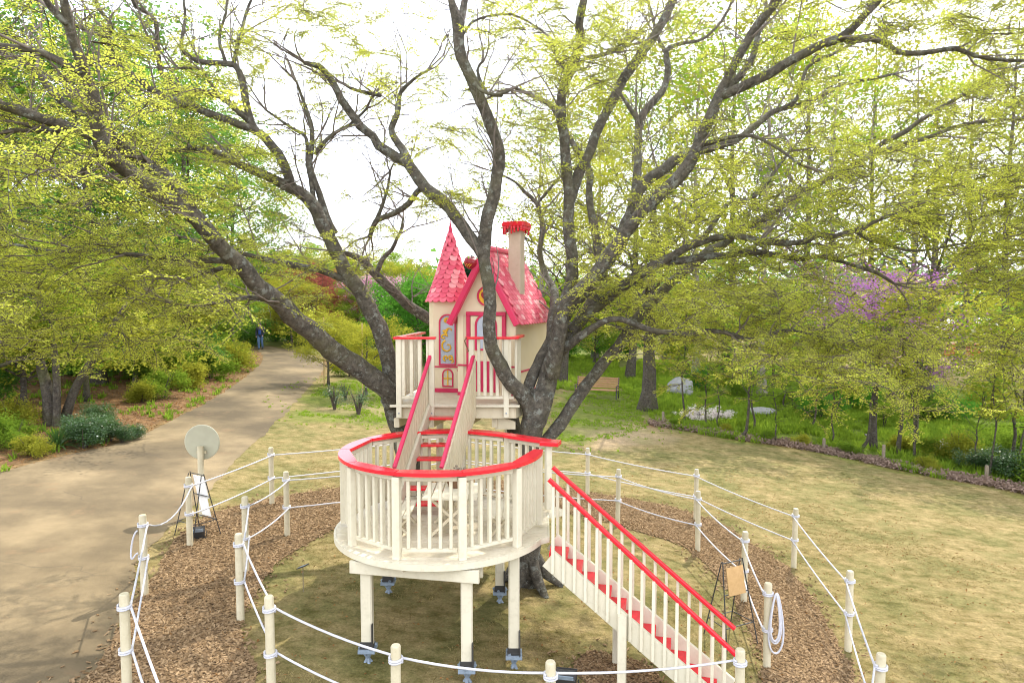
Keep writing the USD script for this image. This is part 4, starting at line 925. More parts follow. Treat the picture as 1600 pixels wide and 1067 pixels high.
# ---------------------------------------------------------------- signs and lamps
q = G(316, 805); sd = thing('round_sign', 'plain beige round sign disc on a cream post seen from behind', 'sign', q)
ht = float(P(316, 697, q[1])[2] - q[2]); zc_ = float(P(316, 692, q[1])[2] - q[2])
obj('post', MB().tube([(0, 0, -.05), (0, 0, ht)], .054, 14), M['post'], sd, smooth=35)
obj('disc', MB().lathe([(.315, 0), (.328, .008), (.328, .022), (.315, .03)], (0, .07, zc_), 40, ((1, 0, 0), (0, 0, 1), (0, 1, 0))), M['disc'], sd, smooth=25)
obj('clamp', MB().beam((-.09, .045, ht - .12), (.09, .045, ht - .12), .03, .05), M['post'], sd)
def easel(loc, rz, lab, h, w, boards):
    e = thing('easel_sign', lab, 'sign', loc, rz)
    fr = MB()
    ft = [(-w * .7, -.22, 0), (w * .7, -.22, 0), (w * .62, .28, 0), (-w * .62, .28, 0)]
    tp = [(-w * .45, 0, h), (w * .45, 0, h), (w * .42, .035, h - .02), (-w * .42, .035, h - .02)]
    for k, (a, b) in enumerate(zip(ft, tp)): obj('leg', MB().tube([a, b], .009, 6), M['black'], e, smooth=True)
    for t in (.98, .62, .25):
        a, b = [np.array(ft[i]) + (np.array(tp[i]) - np.array(ft[i])) * t for i in (0, 1)]
        obj('crossbar', MB().tube([a, b], .008, 6), M['black'], e, smooth=True)
        if t == .25:
            c_, d_ = [np.array(ft[i]) + (np.array(tp[i]) - np.array(ft[i])) * t for i in (2, 3)]
            for p_, q_ in ((a, d_), (b, c_), (c_, d_)): obj('crossbar', MB().tube([p_, q_], .007, 6), M['black'], e, smooth=True)
    for (z0, z1, bw, mat, dx) in boards:
        y = lambda z: -.22 * (1 - z / h) - .02
        obj('board', MB().beam((-bw / 2 + dx, (y(z0) + y(z1)) / 2, (z0 + z1) / 2), (bw / 2 + dx, (y(z0) + y(z1)) / 2, (z0 + z1) / 2), .012, z1 - z0, up=(0, (y(z1) - y(z0)), z1 - z0)), mat, e)
    return e
q = G(306, 838)
easel(q + np.array([0, .1, 0]), 2.6, 'black wire easel with two white boards beside the path', 1.08, .42, [(.62, 1.02, .30, M['white'], 0), (.28, .66, .24, M['white'], .02)])
def floodlight(loc, rz, lab):
    f = thing('floodlight', lab, 'floodlight', loc, rz)
    obj('housing', MB().beam((-.12, 0, .12), (.12, 0, .12), .14, .16, up=(0, -.5, 1), ch=.02), M['black'], f)
    b = MB()
    for k in range(6): b.beam((-.10 + k * .04, .08, .06), (-.10 + k * .04, .10, .19), .008, .05, up=(1, 0, 0))
    obj('heat_fins', b, M['black'], f)
    obj('bracket', MB().tube([(-.15, 0, .12), (-.15, 0, .015), (.15, 0, .015), (.15, 0, .12)], .009, 6), M['black'], f)
    obj('lens', MB().beam((-.10, -.085, .15), (.10, -.085, .15), .01, .12, up=(0, -.5, 1)), M['steel'], f)
floodlight(G(308, 842), .4, 'black floodlight on the ground under the left easel')
floodlight(G(884, 1074), -.2, 'black floodlight at the bottom edge beside the inner rope post')
q = G(1142, 1000); easel(q, .45, 'black wire easel with a blank tan board right of the lower staircase', 1.16, .40, [(.70, 1.08, .30, M['tan'], .0)])
q = G(474, 924); pl = thing('plant_label', 'small dark slanted label plate on a thin stake in the turf', 'label', q)
obj('stake', MB().tube([(0, 0, -.03), (.0, 0, .36)], .006, 6), M['stake'], pl, smooth=True)
obj('plate', MB().beam((-.07, .02, .345), (.07, -.03, .41), .10, .012), M['black'], pl)
obj('card', MB().beam((-.062, .02, .357), (.068, -.03, .421), .085, .002), M['steel'], pl)
q = G(1355, 694); pl = thing('plant_label', 'tiny dark label plate on a stake among the bright green ground cover', 'label', q)
obj('stake', MB().tube([(0, 0, -.03), (0, 0, .34)], .010, 6), M['stake'], pl, smooth=True)
obj('plate', MB().beam((-.1, 0, .36), (.1, 0, .36), .10, .03, up=(0, -.6, 1)), M['black'], pl)
for k, (px_, py_, h_) in enumerate([(1036, 662, .5), (1287, 704, .45), (1380, 722, .6), (1541, 752, .5)]):
    q = G(px_, py_)
    p = thing('wooden_stake', ['dark wooden stake at the left end of the garden edge', 'short wooden stake in the leaf bank, second from the left', 'grey wooden stake in the leaf bank, third from the left', 'wooden stake in the leaf bank near the right edge'][k], 'stake', q, group='stakes along the garden edge')
    obj('shaft', MB().tube([(0, 0, -.05), (0, 0, h_ - .03), (0, 0, h_)], [.055, .055, .04], 9), M['stake'], p, smooth=30)
# ---------------------------------------------------------------- bench, rock, tents, person
q = G(932, 622); bn = thing('garden_bench', 'brown slatted wooden garden bench with black iron ends beyond the lawn', 'bench', q, -.32)
for k in range(5): obj('seat_slat', MB().beam((-1.05, -.22 + k * .105, .43), (1.05, -.22 + k * .105, .43), .085, .035), M['wood'], bn)
for k in range(5): obj('back_slat', MB().beam((-1.05, .30 + k * .03, .54 + k * .105), (1.05, .30 + k * .03, .54 + k * .105), .035, .085), M['wood'], bn)
for xx in (-1.02, 1.02):
    e = MB(); e.tube([(xx, -.26, 0), (xx, -.22, .40), (xx, .26, .41), (xx, .44, 1.02)], .028, 8); e.tube([(xx, .36, 0), (xx, .28, .41)], .028, 8); e.tube([(xx, -.25, .40), (xx, -.27, .62), (xx, .30, .64)], .024, 8)
    obj('iron_end', e, M['black'], bn, smooth=True)
rk = np.array(trimesh.creation.icosphere(3, 1.0).vertices); rf_ = trimesh.creation.icosphere(3, 1.0).faces
def rock(px_, py_, s, lab, seed):
    v = rk * (1 + .5 * (meshkit.fbm(rk * 1.6 + seed, 4, seed) - .5))[:, None] * np.array(s)
    q = G(px_, py_); v = v + [0, 0, s[2] * .5]
    t = thing('boulder', lab, 'rock', q); obj('stone', MB().add(v, rf_), M['rock'], t, smooth=30)
rock(1062, 616, (.75, .6, .62), 'grey boulder among the grass right of the thick trunk', 3)
rock(1190, 647, (.7, .5, .22), 'low flat pale stone in the ground cover behind the slim saplings', 9)
for k, (px_, d_, w_, lab) in enumerate([(1487, 74, 4.6, 'white peaked canopy tent far right, left of the pair'), (1537, 76, 5.4, 'white peaked canopy tent far right, right of the pair')]):
    x_ = (px_ - 800) / F * d_; b = on(x_, d_); t = thing('canopy_tent', lab, 'tent', b, group='white canopy tents beyond the trees')
    h_ = w_ / 2; v = [(-h_, -h_, 2.5), (h_, -h_, 2.5), (h_, h_, 2.5), (-h_, h_, 2.5), (0, 0, 4.0), (-h_, -h_, 2.2), (h_, -h_, 2.2), (h_, h_, 2.2), (-h_, h_, 2.2)]
    obj('canopy', MB().add(np.array(v), np.array([[0, 1, 4], [1, 2, 4], [2, 3, 4], [3, 0, 4], [0, 5, 6], [0, 6, 1], [1, 6, 7], [1, 7, 2], [2, 7, 8], [2, 8, 3], [3, 8, 5], [3, 5, 0]])), M['canvas'], t)
    for sx in (-1, 1):
        for sy in (-1, 1): obj('pole', MB().tube([(sx * h_ * .97, sy * h_ * .97, 0), (sx * h_ * .97, sy * h_ * .97, 2.5)], .04, 6), M['white'], t)
x_ = (1506 - 800) / F * 70; t = thing('stall_table', 'red orange cloth covered stall table in front of the white tents', 'table', on(x_, 70))
obj('cloth', MB().beam((-1.6, 0, .75), (1.6, 0, .75), .9, 1.1, ch=.06), M['orange'], t); obj('table_top', MB().beam((-1.65, 0, 1.33), (1.65, 0, 1.33), 1.0, .05), M['orange'], t)
import manifold3d as m3
def body(joints, bones, edge=.02):
    out = None
    for a, b in bones:
        hulls = []
        for k in (a, b):
            p_, r_ = joints[k]; hulls.append(m3.Manifold.sphere(r_, 20).translate(tuple(p_)))
        hh = m3.Manifold.batch_hull(hulls); out = hh if out is None else out + hh
    m = out.refine_to_length(edge).to_mesh()
    tm_ = trimesh.Trimesh(m.vert_properties[:, :3], m.tri_verts, process=True)
    trimesh.smoothing.filter_taubin(tm_, iterations=12)
    return tm_
J = {'pel': ((0, 0, .92), .13), 'wai': ((0, 0, 1.08), .12), 'che': ((0, -.01, 1.30), .145), 'shl': ((-.17, 0, 1.40), .065), 'shr': ((.17, 0, 1.40), .065), 'nek': ((0, -.01, 1.48), .052), 'hd': ((0, -.03, 1.62), .095), 'chin': ((0, -.055, 1.56), .07),
     'ell': ((-.24, .03, 1.14), .045), 'wrl': ((-.23, -.07, .92), .034), 'elr': ((.24, .0, 1.14), .045), 'wrr': ((.20, -.14, .98), .034), 'hl': ((-.09, 0, .90), .095), 'hr': ((.09, 0, .90), .095), 'knl': ((-.09, -.10, .50), .062), 'knr': ((.09, .04, .49), .062),
     'anl': ((-.08, -.06, .09), .042), 'anr': ((.09, .26, .14), .042), 'tol': ((-.08, -.20, .035), .034), 'tor': ((.09, .14, .04), .034), 'hal': ((-.23, -.10, .83), .036), 'har': ((.19, -.18, .90), .036)}
BN = [('pel', 'wai'), ('wai', 'che'), ('che', 'shl'), ('che', 'shr'), ('che', 'nek'), ('nek', 'hd'), ('hd', 'chin'), ('shl', 'ell'), ('ell', 'wrl'), ('wrl', 'hal'), ('shr', 'elr'), ('elr', 'wrr'), ('wrr', 'har'), ('pel', 'hl'), ('pel', 'hr'), ('hl', 'knl'), ('knl', 'anl'), ('hr', 'knr'), ('knr', 'anr'), ('anl', 'tol'), ('anr', 'tor')]
q = G(407, 546)
pe = thing('person', 'person in dark jacket and blue jeans walking on the path towards the camera', 'person', q, .15)
tm_ = body(J, BN); obj('body', (tm_.vertices, tm_.faces), M['skin'], pe, smooth=True)
def inflate(keys, bones, k, dr=.014):
    jj = {a: (J[a][0], J[a][1] + dr) for a in J}; return body(jj, bones)
jm = inflate(None, [('wai', 'che'), ('pel', 'wai'), ('che', 'shl'), ('che', 'shr'), ('shl', 'ell'), ('ell', 'wrl'), ('shr', 'elr'), ('elr', 'wrr')], 0, .022); obj('jacket', (jm.vertices, jm.faces), M['jacket'], pe, smooth=True)
jm = inflate(None, [('pel', 'hl'), ('pel', 'hr'), ('hl', 'knl'), ('knl', 'anl'), ('hr', 'knr'), ('knr', 'anr')], 0, .016); obj('jeans', (jm.vertices, jm.faces), M['denim'], pe, smooth=True)
obj('shoes', MB().tm(inflate(None, [('anl', 'tol')], 0, .012)).tm(inflate(None, [('anr', 'tor')], 0, .012)), M['black'], pe, smooth=True)
obj('hair', MB().sphere((0, -.005, 1.66), .105, 2, (1, 1, .95)), M['hair'], pe, smooth=True)
obj('face', MB().sphere((-.035, -.122, 1.63), .011, 1).sphere((.035, -.122, 1.63), .011, 1).beam((-.025, -.122, 1.565), (.025, -.122, 1.565), .01, .01), M['hair'], pe)
obj('nose', MB().sphere((0, -.130, 1.60), .018, 1, (.8, 1, 1.3)), M['skin'], pe, smooth=True)
obj('shirt', MB().beam((0, -.165, 1.02), (0, -.170, 1.30), .17, .05, up=(0, 1, 0), ch=.02), M['blue'], pe)
# ---------------------------------------------------------------- the two great trees over the treehouse
# limbs: (x, y, forward distance, width) in photo pixels turned into space; radius follows from width and distance
def limb3(pts, slim):
    sc = lambda w: .95 - slim * min(1, max(0, (w - 8) / 30))
    q = np.array([np.r_[P(x, y, d), w * sc(w) * d / F / 2] for x, y, d, w in pts]); return catmull(q, .11)
TREE_A = [
 ('trunk', [(826, 935, 10.7, 112), (824, 905, 10.7, 84), (824, 850, 10.7, 70), (826, 760, 10.75, 64), (829, 690, 10.8, 66), (836, 645, 10.8, 78), (846, 612, 10.8, 74)]),
 ('limb', [(836, 655, 10.8, 58), (818, 618, 10.65, 48), (792, 588, 10.5, 42), (772, 552, 10.35, 42), (764, 520, 10.2, 38), (764, 480, 10.1, 36), (763, 430, 10.05, 37), (757, 392, 10, 38), (762, 345, 9.9, 34), (773, 290, 9.8, 32), (778, 245, 9.7, 31), (772, 210, 9.6, 29), (755, 168, 9.5, 28), (735, 125, 9.4, 28), (720, 90, 9.3, 24), (717, 60, 9.3, 20), (712, 30, 9.2, 14), (704, -10, 9.1, 11), (696, -60, 9, 8)]),
 ('limb', [(717, 62, 9.3, 16), (722, 30, 9.35, 13), (726, 0, 9.4, 11), (734, -60, 9.5, 8)]),
 ('limb', [(757, 398, 10, 32), (738, 372, 10.05, 29), (702, 326, 10.3, 27), (665, 291, 10.6, 26), (648, 268, 10.7, 25), (635, 252, 10.8, 23), (618, 244, 10.9, 20), (592, 226, 11.1, 18), (584, 213, 11.1, 16), (562, 197, 11.2, 16), (545, 174, 11.2, 15), (532, 155, 11.2, 13), (525, 139, 11.2, 12), (507, 111, 11.2, 10), (495, 102, 11.1, 9), (474, 98, 11, 6)]),
 ('limb', [(640, 258, 10.8, 17), (632, 237, 10.9, 15), (617, 217, 11, 12), (612, 202, 11, 11), (620, 180, 11, 10), (623, 160, 11.1, 8), (626, 145, 11.1, 7), (645, 125, 11.1, 5), (668, 110, 11.2, 4)]),
 ('limb', [(662, 290, 10.65, 11), (650, 302, 10.7, 10), (638, 318, 10.8, 10), (612, 335, 11, 10), (588, 346, 11.1, 9), (578, 370, 11.2, 7)]),
 ('limb', [(588, 346, 11.1, 7), (598, 318, 11.1, 6), (606, 290, 11.2, 5), (610, 265, 11.3, 4)]),
 ('limb', [(595, 150, 11.2, 7), (556, 142, 11.3, 6), (535, 130, 11.5, 5)]),
 ('limb', [(842, 640, 10.8, 62), (856, 590, 10.9, 56), (872, 530, 11, 52), (883, 475, 11.05, 44), (893, 430, 11.1, 34), (889, 377, 11.1, 28), (887, 345, 11.1, 26), (890, 305, 11.1, 23), (884, 262, 11.1, 21), (880, 212, 11.1, 20), (877, 165, 11.1, 19), (887, 120, 11.05, 19), (902, 85, 11, 19), (909, 60, 11, 17), (904, 40, 10.9, 15), (911, 0, 10.8, 14), (918, -60, 10.7, 10)]),
 ('limb', [(889, 320, 11.1, 20), (900, 285, 11.15, 21), (914, 248, 11.2, 20), (942, 187, 11.3, 19), (970, 135, 11.4, 18), (990, 103, 11.4, 18), (1008, 72, 11.5, 17), (1037, 34, 11.5, 15), (1056, 0, 11.6, 13), (1085, -60, 11.7, 9)]),
 ('limb', [(860, 590, 10.8, 50), (872, 530, 10.65, 42), (888, 475, 10.5, 36), (924, 433, 10.4, 34), (969, 377, 10.3, 34), (997, 337, 10.2, 32), (1025, 309, 10.2, 30), (1064, 276, 10.1, 29), (1085, 245, 10, 28), (1096, 210, 10, 26), (1108, 185, 9.9, 24), (1122, 152, 9.9, 22), (1134, 128, 9.9, 17), (1146, 100, 9.8, 15), (1164, 66, 9.8, 15), (1183, 36, 9.7, 15), (1205, 10, 9.6, 15), (1240, -40, 9.5, 11)]),
 ('limb', [(1124, 150, 9.9, 18), (1160, 134, 9.8, 18), (1200, 115, 9.7, 17), (1250, 86, 9.6, 17), (1290, 66, 9.5, 17), (1318, 55, 9.4, 18), (1340, 36, 9.3, 15), (1366, 10, 9.2, 13), (1400, -30, 9.1, 10)]),
 ('limb', [(1318, 57, 9.4, 13), (1342, 62, 9.4, 10), (1360, 62, 9.4, 10), (1384, 69, 9.3, 10), (1402, 81, 9.3, 9), (1440, 83, 9.2, 9), (1475, 78, 9.2, 8), (1497, 76, 9.1, 8), (1525, 88, 9.1, 6), (1570, 93, 9, 5), (1640, 96, 8.9, 4)]),
 ('limb', [(1130, 138, 9.9, 12), (1160, 115, 10.1, 12), (1178, 80, 10.3, 10), (1186, 45, 10.4, 8), (1198, 10, 10.5, 6)]),
 ('limb', [(878, 500, 11.1, 32), (920, 450, 11.3, 26), (958, 398, 11.6, 24), (978, 345, 11.8, 23), (1005, 290, 11.9, 22), (1038, 262, 12, 22), (1068, 240, 12.1, 20), (1107, 230, 12.2, 14), (1150, 218, 12.2, 12), (1180, 198, 12.3, 10), (1212, 174, 12.3, 8), (1248, 165, 12.4, 8), (1285, 150, 12.5, 7), (1325, 131, 12.6, 6), (1400, 115, 12.7, 4)]),
 ('limb', [(1212, 174, 12.3, 6), (1245, 155, 12.2, 7), (1262, 105, 12.2, 6), (1300, 85, 12.2, 5), (1350, 60, 12.3, 4)]),
 ('limb', [(862, 575, 11, 40), (892, 522, 11.1, 26), (935, 480, 11.2, 24), (985, 440, 11, 22), (1012, 420, 10.9, 20), (1052, 398, 10.8, 15), (1078, 384, 10.7, 13), (1137, 370, 10.5, 12), (1200, 377, 10.3, 11), (1232, 380, 10.2, 10), (1262, 375, 10.1, 10), (1276, 366, 10.1, 9), (1302, 369, 10, 8), (1335, 360, 10, 7), (1380, 340, 9.9, 5), (1415, 328, 9.8, 4)]),
 ('limb', [(1030, 412, 10.9, 15), (1086, 403, 10.8, 13), (1125, 400, 10.8, 12), (1175, 394, 10.7, 11), (1225, 400, 10.6, 10), (1252, 404, 10.6, 9), (1278, 399, 10.6, 7), (1320, 410, 10.6, 6), (1372, 428, 10.6, 6), (1400, 445, 10.6, 4)]),
 ('limb', [(1075, 385, 10.7, 10), (1100, 370, 10.7, 9), (1112, 354, 10.7, 9), (1132, 325, 10.8, 8), (1145, 315, 10.8, 8), (1170, 312, 10.8, 7), (1192, 296, 10.8, 6), (1215, 262, 10.9, 5), (1235, 235, 11, 4)]),
 ('limb', [(1335, 361, 10, 6), (1355, 374, 10, 6), (1392, 383, 9.9, 5), (1430, 392, 9.9, 4.5), (1500, 382, 9.8, 4), (1570, 372, 9.7, 3)]),
 ('limb', [(850, 695, 10.9, 38), (872, 662, 11, 34), (908, 616, 11.2, 31), (940, 571, 11.4, 27), (971, 533, 11.6, 24), (1000, 492, 11.8, 22), (1040, 450, 12, 21), (1088, 411, 12.1, 20), (1130, 380, 12.2, 18), (1165, 355, 12.2, 17), (1200, 338, 12.2, 16), (1250, 303, 12.2, 14), (1307, 273, 12.2, 11), (1342, 256, 12.2, 9), (1378, 225, 12.2, 8), (1415, 205, 12.2, 8), (1450, 180, 12.1, 7), (1512, 145, 12, 6), (1560, 118, 12, 5), (1620, 95, 12, 4)]),
 ('limb', [(1300, 278, 12.2, 9), (1372, 238, 12, 8), (1440, 218, 11.8, 7), (1500, 195, 11.6, 6), (1560, 188, 11.5, 5), (1630, 182, 11.4, 4)]),
 ('limb', [(880, 548, 10.9, 22), (915, 520, 10.7, 14), (940, 504, 10.6, 12), (968, 498, 10.5, 11), (1019, 516, 10.4, 10), (1051, 520, 10.3, 9), (1083, 523, 10.2, 9), (1098, 517, 10.2, 9), (1131, 518, 10.1, 8), (1164, 530, 10, 7), (1190, 526, 9.9, 6), (1236, 516, 9.8, 5), (1290, 530, 9.7, 4)]),
 ('limb', [(866, 560, 11.4, 34), (905, 500, 12, 26), (940, 440, 12.6, 24), (930, 370, 13, 17), (921, 306, 13.3, 13), (919, 262, 13.5, 12), (900, 232, 13.6, 10), (862, 168, 13.8, 8), (830, 150, 14, 7), (800, 136, 14, 5)]),
 ('limb', [(960, 400, 12, 20), (985, 345, 12.8, 18), (994, 285, 13.5, 16), (996, 235, 14, 15), (1000, 185, 14, 14), (1020, 160, 14, 13), (1040, 133, 14, 12), (1043, 105, 14, 11), (1040, 80, 14, 9), (1060, 70, 14, 6), (1100, 60, 14, 5), (1130, 30, 14, 4), (1145, 0, 14, 4)]),
 ('limb', [(1000, 190, 14, 8), (988, 175, 14, 8), (978, 160, 14, 6), (970, 148, 14, 5)]),
 ('limb', [(1040, 85, 14, 7), (1026, 55, 14, 6), (1018, 20, 14, 5), (1008, -10, 14, 4)]),
 ('limb', [(808, 690, 11.5, 46), (796, 640, 12, 40), (770, 580, 12.8, 34), (728, 535, 13.2, 28), (690, 508, 13.3, 25), (668, 498, 13.3, 24), (637, 477, 13.2, 21), (612, 455, 13.1, 19), (587, 430, 13, 17), (570, 410, 12.9, 14), (555, 400, 12.8, 10), (530, 392, 12.7, 7)]),
 ('limb', [(588, 428, 13, 8), (598, 405, 13, 8), (612, 390, 13, 7), (620, 372, 13, 6), (626, 360, 13.1, 5), (630, 340, 13.2, 4)]),
 ('limb', [(822, 614, 10.9, 26), (832, 586, 11.0, 25), (845, 560, 11.1, 24), (857, 535, 11.2, 22), (862, 508, 11.5, 20), (866, 478, 12.3, 17), (863, 450, 13.2, 14), (850, 425, 13.6, 11), (843, 392, 13.6, 9), (848, 354, 13.6, 8), (839, 318, 13.6, 7), (820, 300, 13.6, 6), (805, 285, 13.6, 4), (780, 272, 13.6, 3)]),
 ('limb', [(840, 318, 13.6, 5), (858, 296, 13.6, 5), (877, 274, 13.7, 4), (900, 262, 13.8, 3)]),
 ('limb', [(783, 148, 9.7, 8), (760, 146, 9.9, 6), (745, 110, 10, 5), (755, 95, 10.1, 4)]),
 ('limb', [(740, 128, 9.4, 6), (752, 142, 9.2, 6), (776, 147, 9.1, 6), (800, 140, 9, 4)]),
 ('limb', [(722, 58, 9.3, 5), (738, 35, 9.4, 4.5), (766, 25, 9.5, 4), (800, 23, 9.6, 4), (828, 36, 9.7, 3.5), (850, 52, 9.8, 3)]),
 ('limb', [(912, 92, 11, 8), (935, 88, 11, 7), (965, 78, 11.1, 6), (985, 70, 11.2, 5)]),
 ('limb', [(1100, 225, 10, 9), (1140, 215, 9.8, 7), (1175, 212, 9.7, 6), (1215, 232, 9.6, 5), (1250, 258, 9.5, 4)]),
]
TREE_B = [
 ('trunk', [(650, 875, 11.7, 96), (648, 840, 11.7, 66), (644, 770, 11.7, 54), (634, 700, 11.6, 50), (624, 655, 11.5, 52), (614, 622, 11.4, 58)]),
 ('limb', [(618, 630, 11.4, 52), (596, 602, 11.2, 48), (556, 572, 11, 46), (520, 545, 10.6, 45), (482, 515, 10.2, 43), (450, 488, 9.8, 41), (415, 455, 9.3, 38), (378, 420, 8.9, 35), (350, 394, 8.6, 34), (320, 356, 8.3, 35), (294, 331, 8.1, 36), (262, 312, 7.9, 36), (225, 284, 7.6, 36), (190, 258, 7.3, 34), (166, 236, 7.1, 32), (153, 212, 7, 28), (151, 180, 6.9, 24), (145, 146, 6.8, 22), (133, 114, 6.7, 20), (124, 88, 6.6, 19), (112, 57, 6.5, 17), (105, 25, 6.4, 15), (100, -5, 6.3, 13), (92, -70, 6.2, 9)]),
 ('limb', [(155, 214, 7, 22), (132, 207, 6.9, 20), (100, 197, 6.8, 19), (62, 184, 6.7, 18), (25, 170, 6.6, 17), (-10, 160, 6.5, 15), (-90, 130, 6.3, 10)]),
 ('limb', [(118, 203, 6.85, 12), (90, 205, 6.9, 12), (62, 199, 7, 12), (25, 189, 7.1, 12), (-5, 180, 7.2, 11), (-80, 160, 7.4, 8)]),
 ('limb', [(100, 206, 6.9, 8), (60, 203, 6.9, 8), (25, 203, 6.9, 8), (0, 208, 6.9, 7), (-60, 225, 6.9, 5)]),
 ('limb', [(130, 112, 6.7, 14), (118, 108, 6.6, 13), (87, 92, 6.5, 12), (50, 77, 6.4, 11), (0, 72, 6.3, 10), (-60, 66, 6.2, 7)]),
 ('limb', [(104, 34, 6.4, 12), (92, 24, 6.35, 12), (78, 8, 6.3, 10), (66, -12, 6.2, 8)]),
 ('limb', [(152, 190, 6.95, 12), (140, 184, 7, 12), (112, 170, 7.1, 12), (82, 143, 7.2, 12), (55, 112, 7.3, 12), (25, 92, 7.4, 11), (0, 78, 7.5, 10), (-50, 40, 7.7, 7)]),
 ('limb', [(296, 326, 8.2, 28), (276, 298, 8.3, 28), (252, 272, 8.2, 26), (222, 252, 8, 24), (190, 232, 7.8, 20), (170, 212, 7.6, 16)]),
 ('limb', [(352, 410, 8.7, 12), (300, 406, 8.8, 11), (250, 402, 8.9, 10), (200, 397, 9, 9), (162, 391, 9.1, 8), (87, 392, 9.2, 6), (20, 382, 9.3, 5)]),
 ('limb', [(160, 228, 7.1, 8), (148, 244, 7.1, 8), (126, 271, 7.2, 8), (100, 277, 7.3, 6), (67, 275, 7.4, 4), (20, 270, 7.5, 3)]),
 ('limb', [(614, 618, 11.4, 48), (609, 582, 11.35, 40), (604, 548, 11.3, 36), (591, 512, 11.3, 35), (575, 480, 11.25, 33), (560, 450, 11.2, 31), (546, 428, 11.2, 29), (530, 400, 11.1, 27), (513, 374, 11.1, 26), (499, 348, 11, 25), (491, 325, 11, 24), (479, 306, 10.9, 23), (457, 292, 10.8, 22), (428, 278, 10.7, 17), (400, 267, 10.6, 15), (370, 255, 10.5, 13)]),
 ('limb', [(374, 256, 10.5, 13), (340, 240, 10.3, 11), (312, 233, 10.2, 9), (284, 232, 10.1, 7), (250, 238, 10, 5)]),
 ('limb', [(458, 292, 10.8, 17), (446, 262, 10.7, 16), (432, 238, 10.6, 16), (414, 216, 10.5, 15), (400, 206, 10.5, 14), (362, 190, 10.3, 13), (325, 177, 10.2, 13), (275, 160, 10, 12), (237, 142, 9.9, 12), (212, 120, 9.8, 11), (182, 102, 9.7, 10), (173, 76, 9.6, 9), (170, 55, 9.5, 8), (172, 36, 9.5, 6), (152, 12, 9.4, 5), (140, -20, 9.3, 4)]),
 ('limb', [(170, 58, 9.5, 7), (150, 53, 9.4, 7), (120, 40, 9.3, 6), (108, 20, 9.2, 5)]),
 ('limb', [(400, 208, 10.5, 13), (391, 192, 10.5, 13), (386, 162, 10.5, 12), (378, 126, 10.5, 12), (366, 103, 10.5, 10), (340, 99, 10.5, 9), (312, 96, 10.5, 8), (287, 80, 10.5, 7), (283, 66, 10.5, 6), (289, 32, 10.5, 5), (286, -10, 10.5, 4)]),
 ('limb', [(364, 100, 10.5, 7), (375, 58, 10.6, 6), (385, 20, 10.7, 5), (398, -10, 10.8, 4)]),
 ('limb', [(352, 98, 10.5, 6), (342, 60, 10.5, 5), (352, 20, 10.5, 4), (356, -20, 10.5, 3)]),
 ('limb', [(388, 190, 10.5, 10), (372, 175, 10.4, 10), (346, 153, 10.4, 10), (316, 146, 10.3, 10), (287, 142, 10.3, 9), (264, 126, 10.2, 9), (251, 112, 10.2, 8), (245, 75, 10.1, 8), (243, 34, 10, 7), (228, 18, 10, 6), (212, 10, 9.9, 5), (204, -10, 9.8, 4)]),
 ('limb', [(345, 152, 10.4, 6), (328, 128, 10.4, 6), (314, 108, 10.4, 5), (275, 106, 10.4, 4)]),
 ('limb', [(522, 366, 11.1, 12), (508, 338, 11.1, 12), (500, 302, 11.1, 11), (488, 272, 11.1, 10), (484, 250, 11.2, 9), (488, 205, 11.2, 8), (482, 180, 11.2, 7), (472, 150, 11.2, 5), (462, 125, 11.2, 4)]),
 ('limb', [(492, 240, 11.2, 7), (502, 226, 11.2, 7), (520, 210, 11.2, 6), (545, 196, 11.3, 5), (575, 168, 11.3, 4)]),
 ('limb', [(492, 320, 11, 9), (486, 280, 11.1, 8), (480, 248, 11.3, 7), (478, 215, 11.4, 6), (455, 200, 11.5, 5), (415, 172, 11.6, 4)]),
 ('limb', [(548, 438, 11.2, 14), (528, 430, 11.1, 13), (500, 422, 11, 12), (462, 415, 10.9, 12), (418, 405, 10.8, 10), (380, 396, 10.7, 7), (340, 392, 10.6, 5)]),
 ('limb', [(345, 420, 8.9, 8), (330, 424, 9, 8), (312, 427, 9.1, 7), (290, 436, 9.2, 5), (240, 434, 9.3, 4)]),
 ('limb', [(440, 480, 9.7, 14), (418, 470, 9.8, 10), (390, 466, 9.9, 8), (350, 470, 10, 6), (290, 480, 10.2, 5)]),
]
rb = np.random.default_rng(77)
def fork(mb, pool, p, d, L, r, depth):
    d = d / np.linalg.norm(d); n = 6; pts = [p]; q = d.copy()
    for k in range(n - 1):
        q = q + rb.normal(0, .16, 3) + [0, 0, .03]; q /= np.linalg.norm(q); pts.append(pts[-1] + q * L / (n - 1))
    pts = np.array(pts); rads = np.linspace(r, max(.0022, r * .3), n)
    mb.tube(pts, rads, 5 if r > .01 else 4, cap=False)
    pool.append(np.c_[pts[1:], rads[1:]])
    if depth > 0:
        for m in range(int(rb.integers(2, 5))):
            k = int(rb.integers(1, n)); s = rb.normal(0, .6, 3)
            fork(mb, pool, pts[k], q + s + [0, 0, .1], L * rb.uniform(.4, .7), rads[k] * .7, depth - 1)
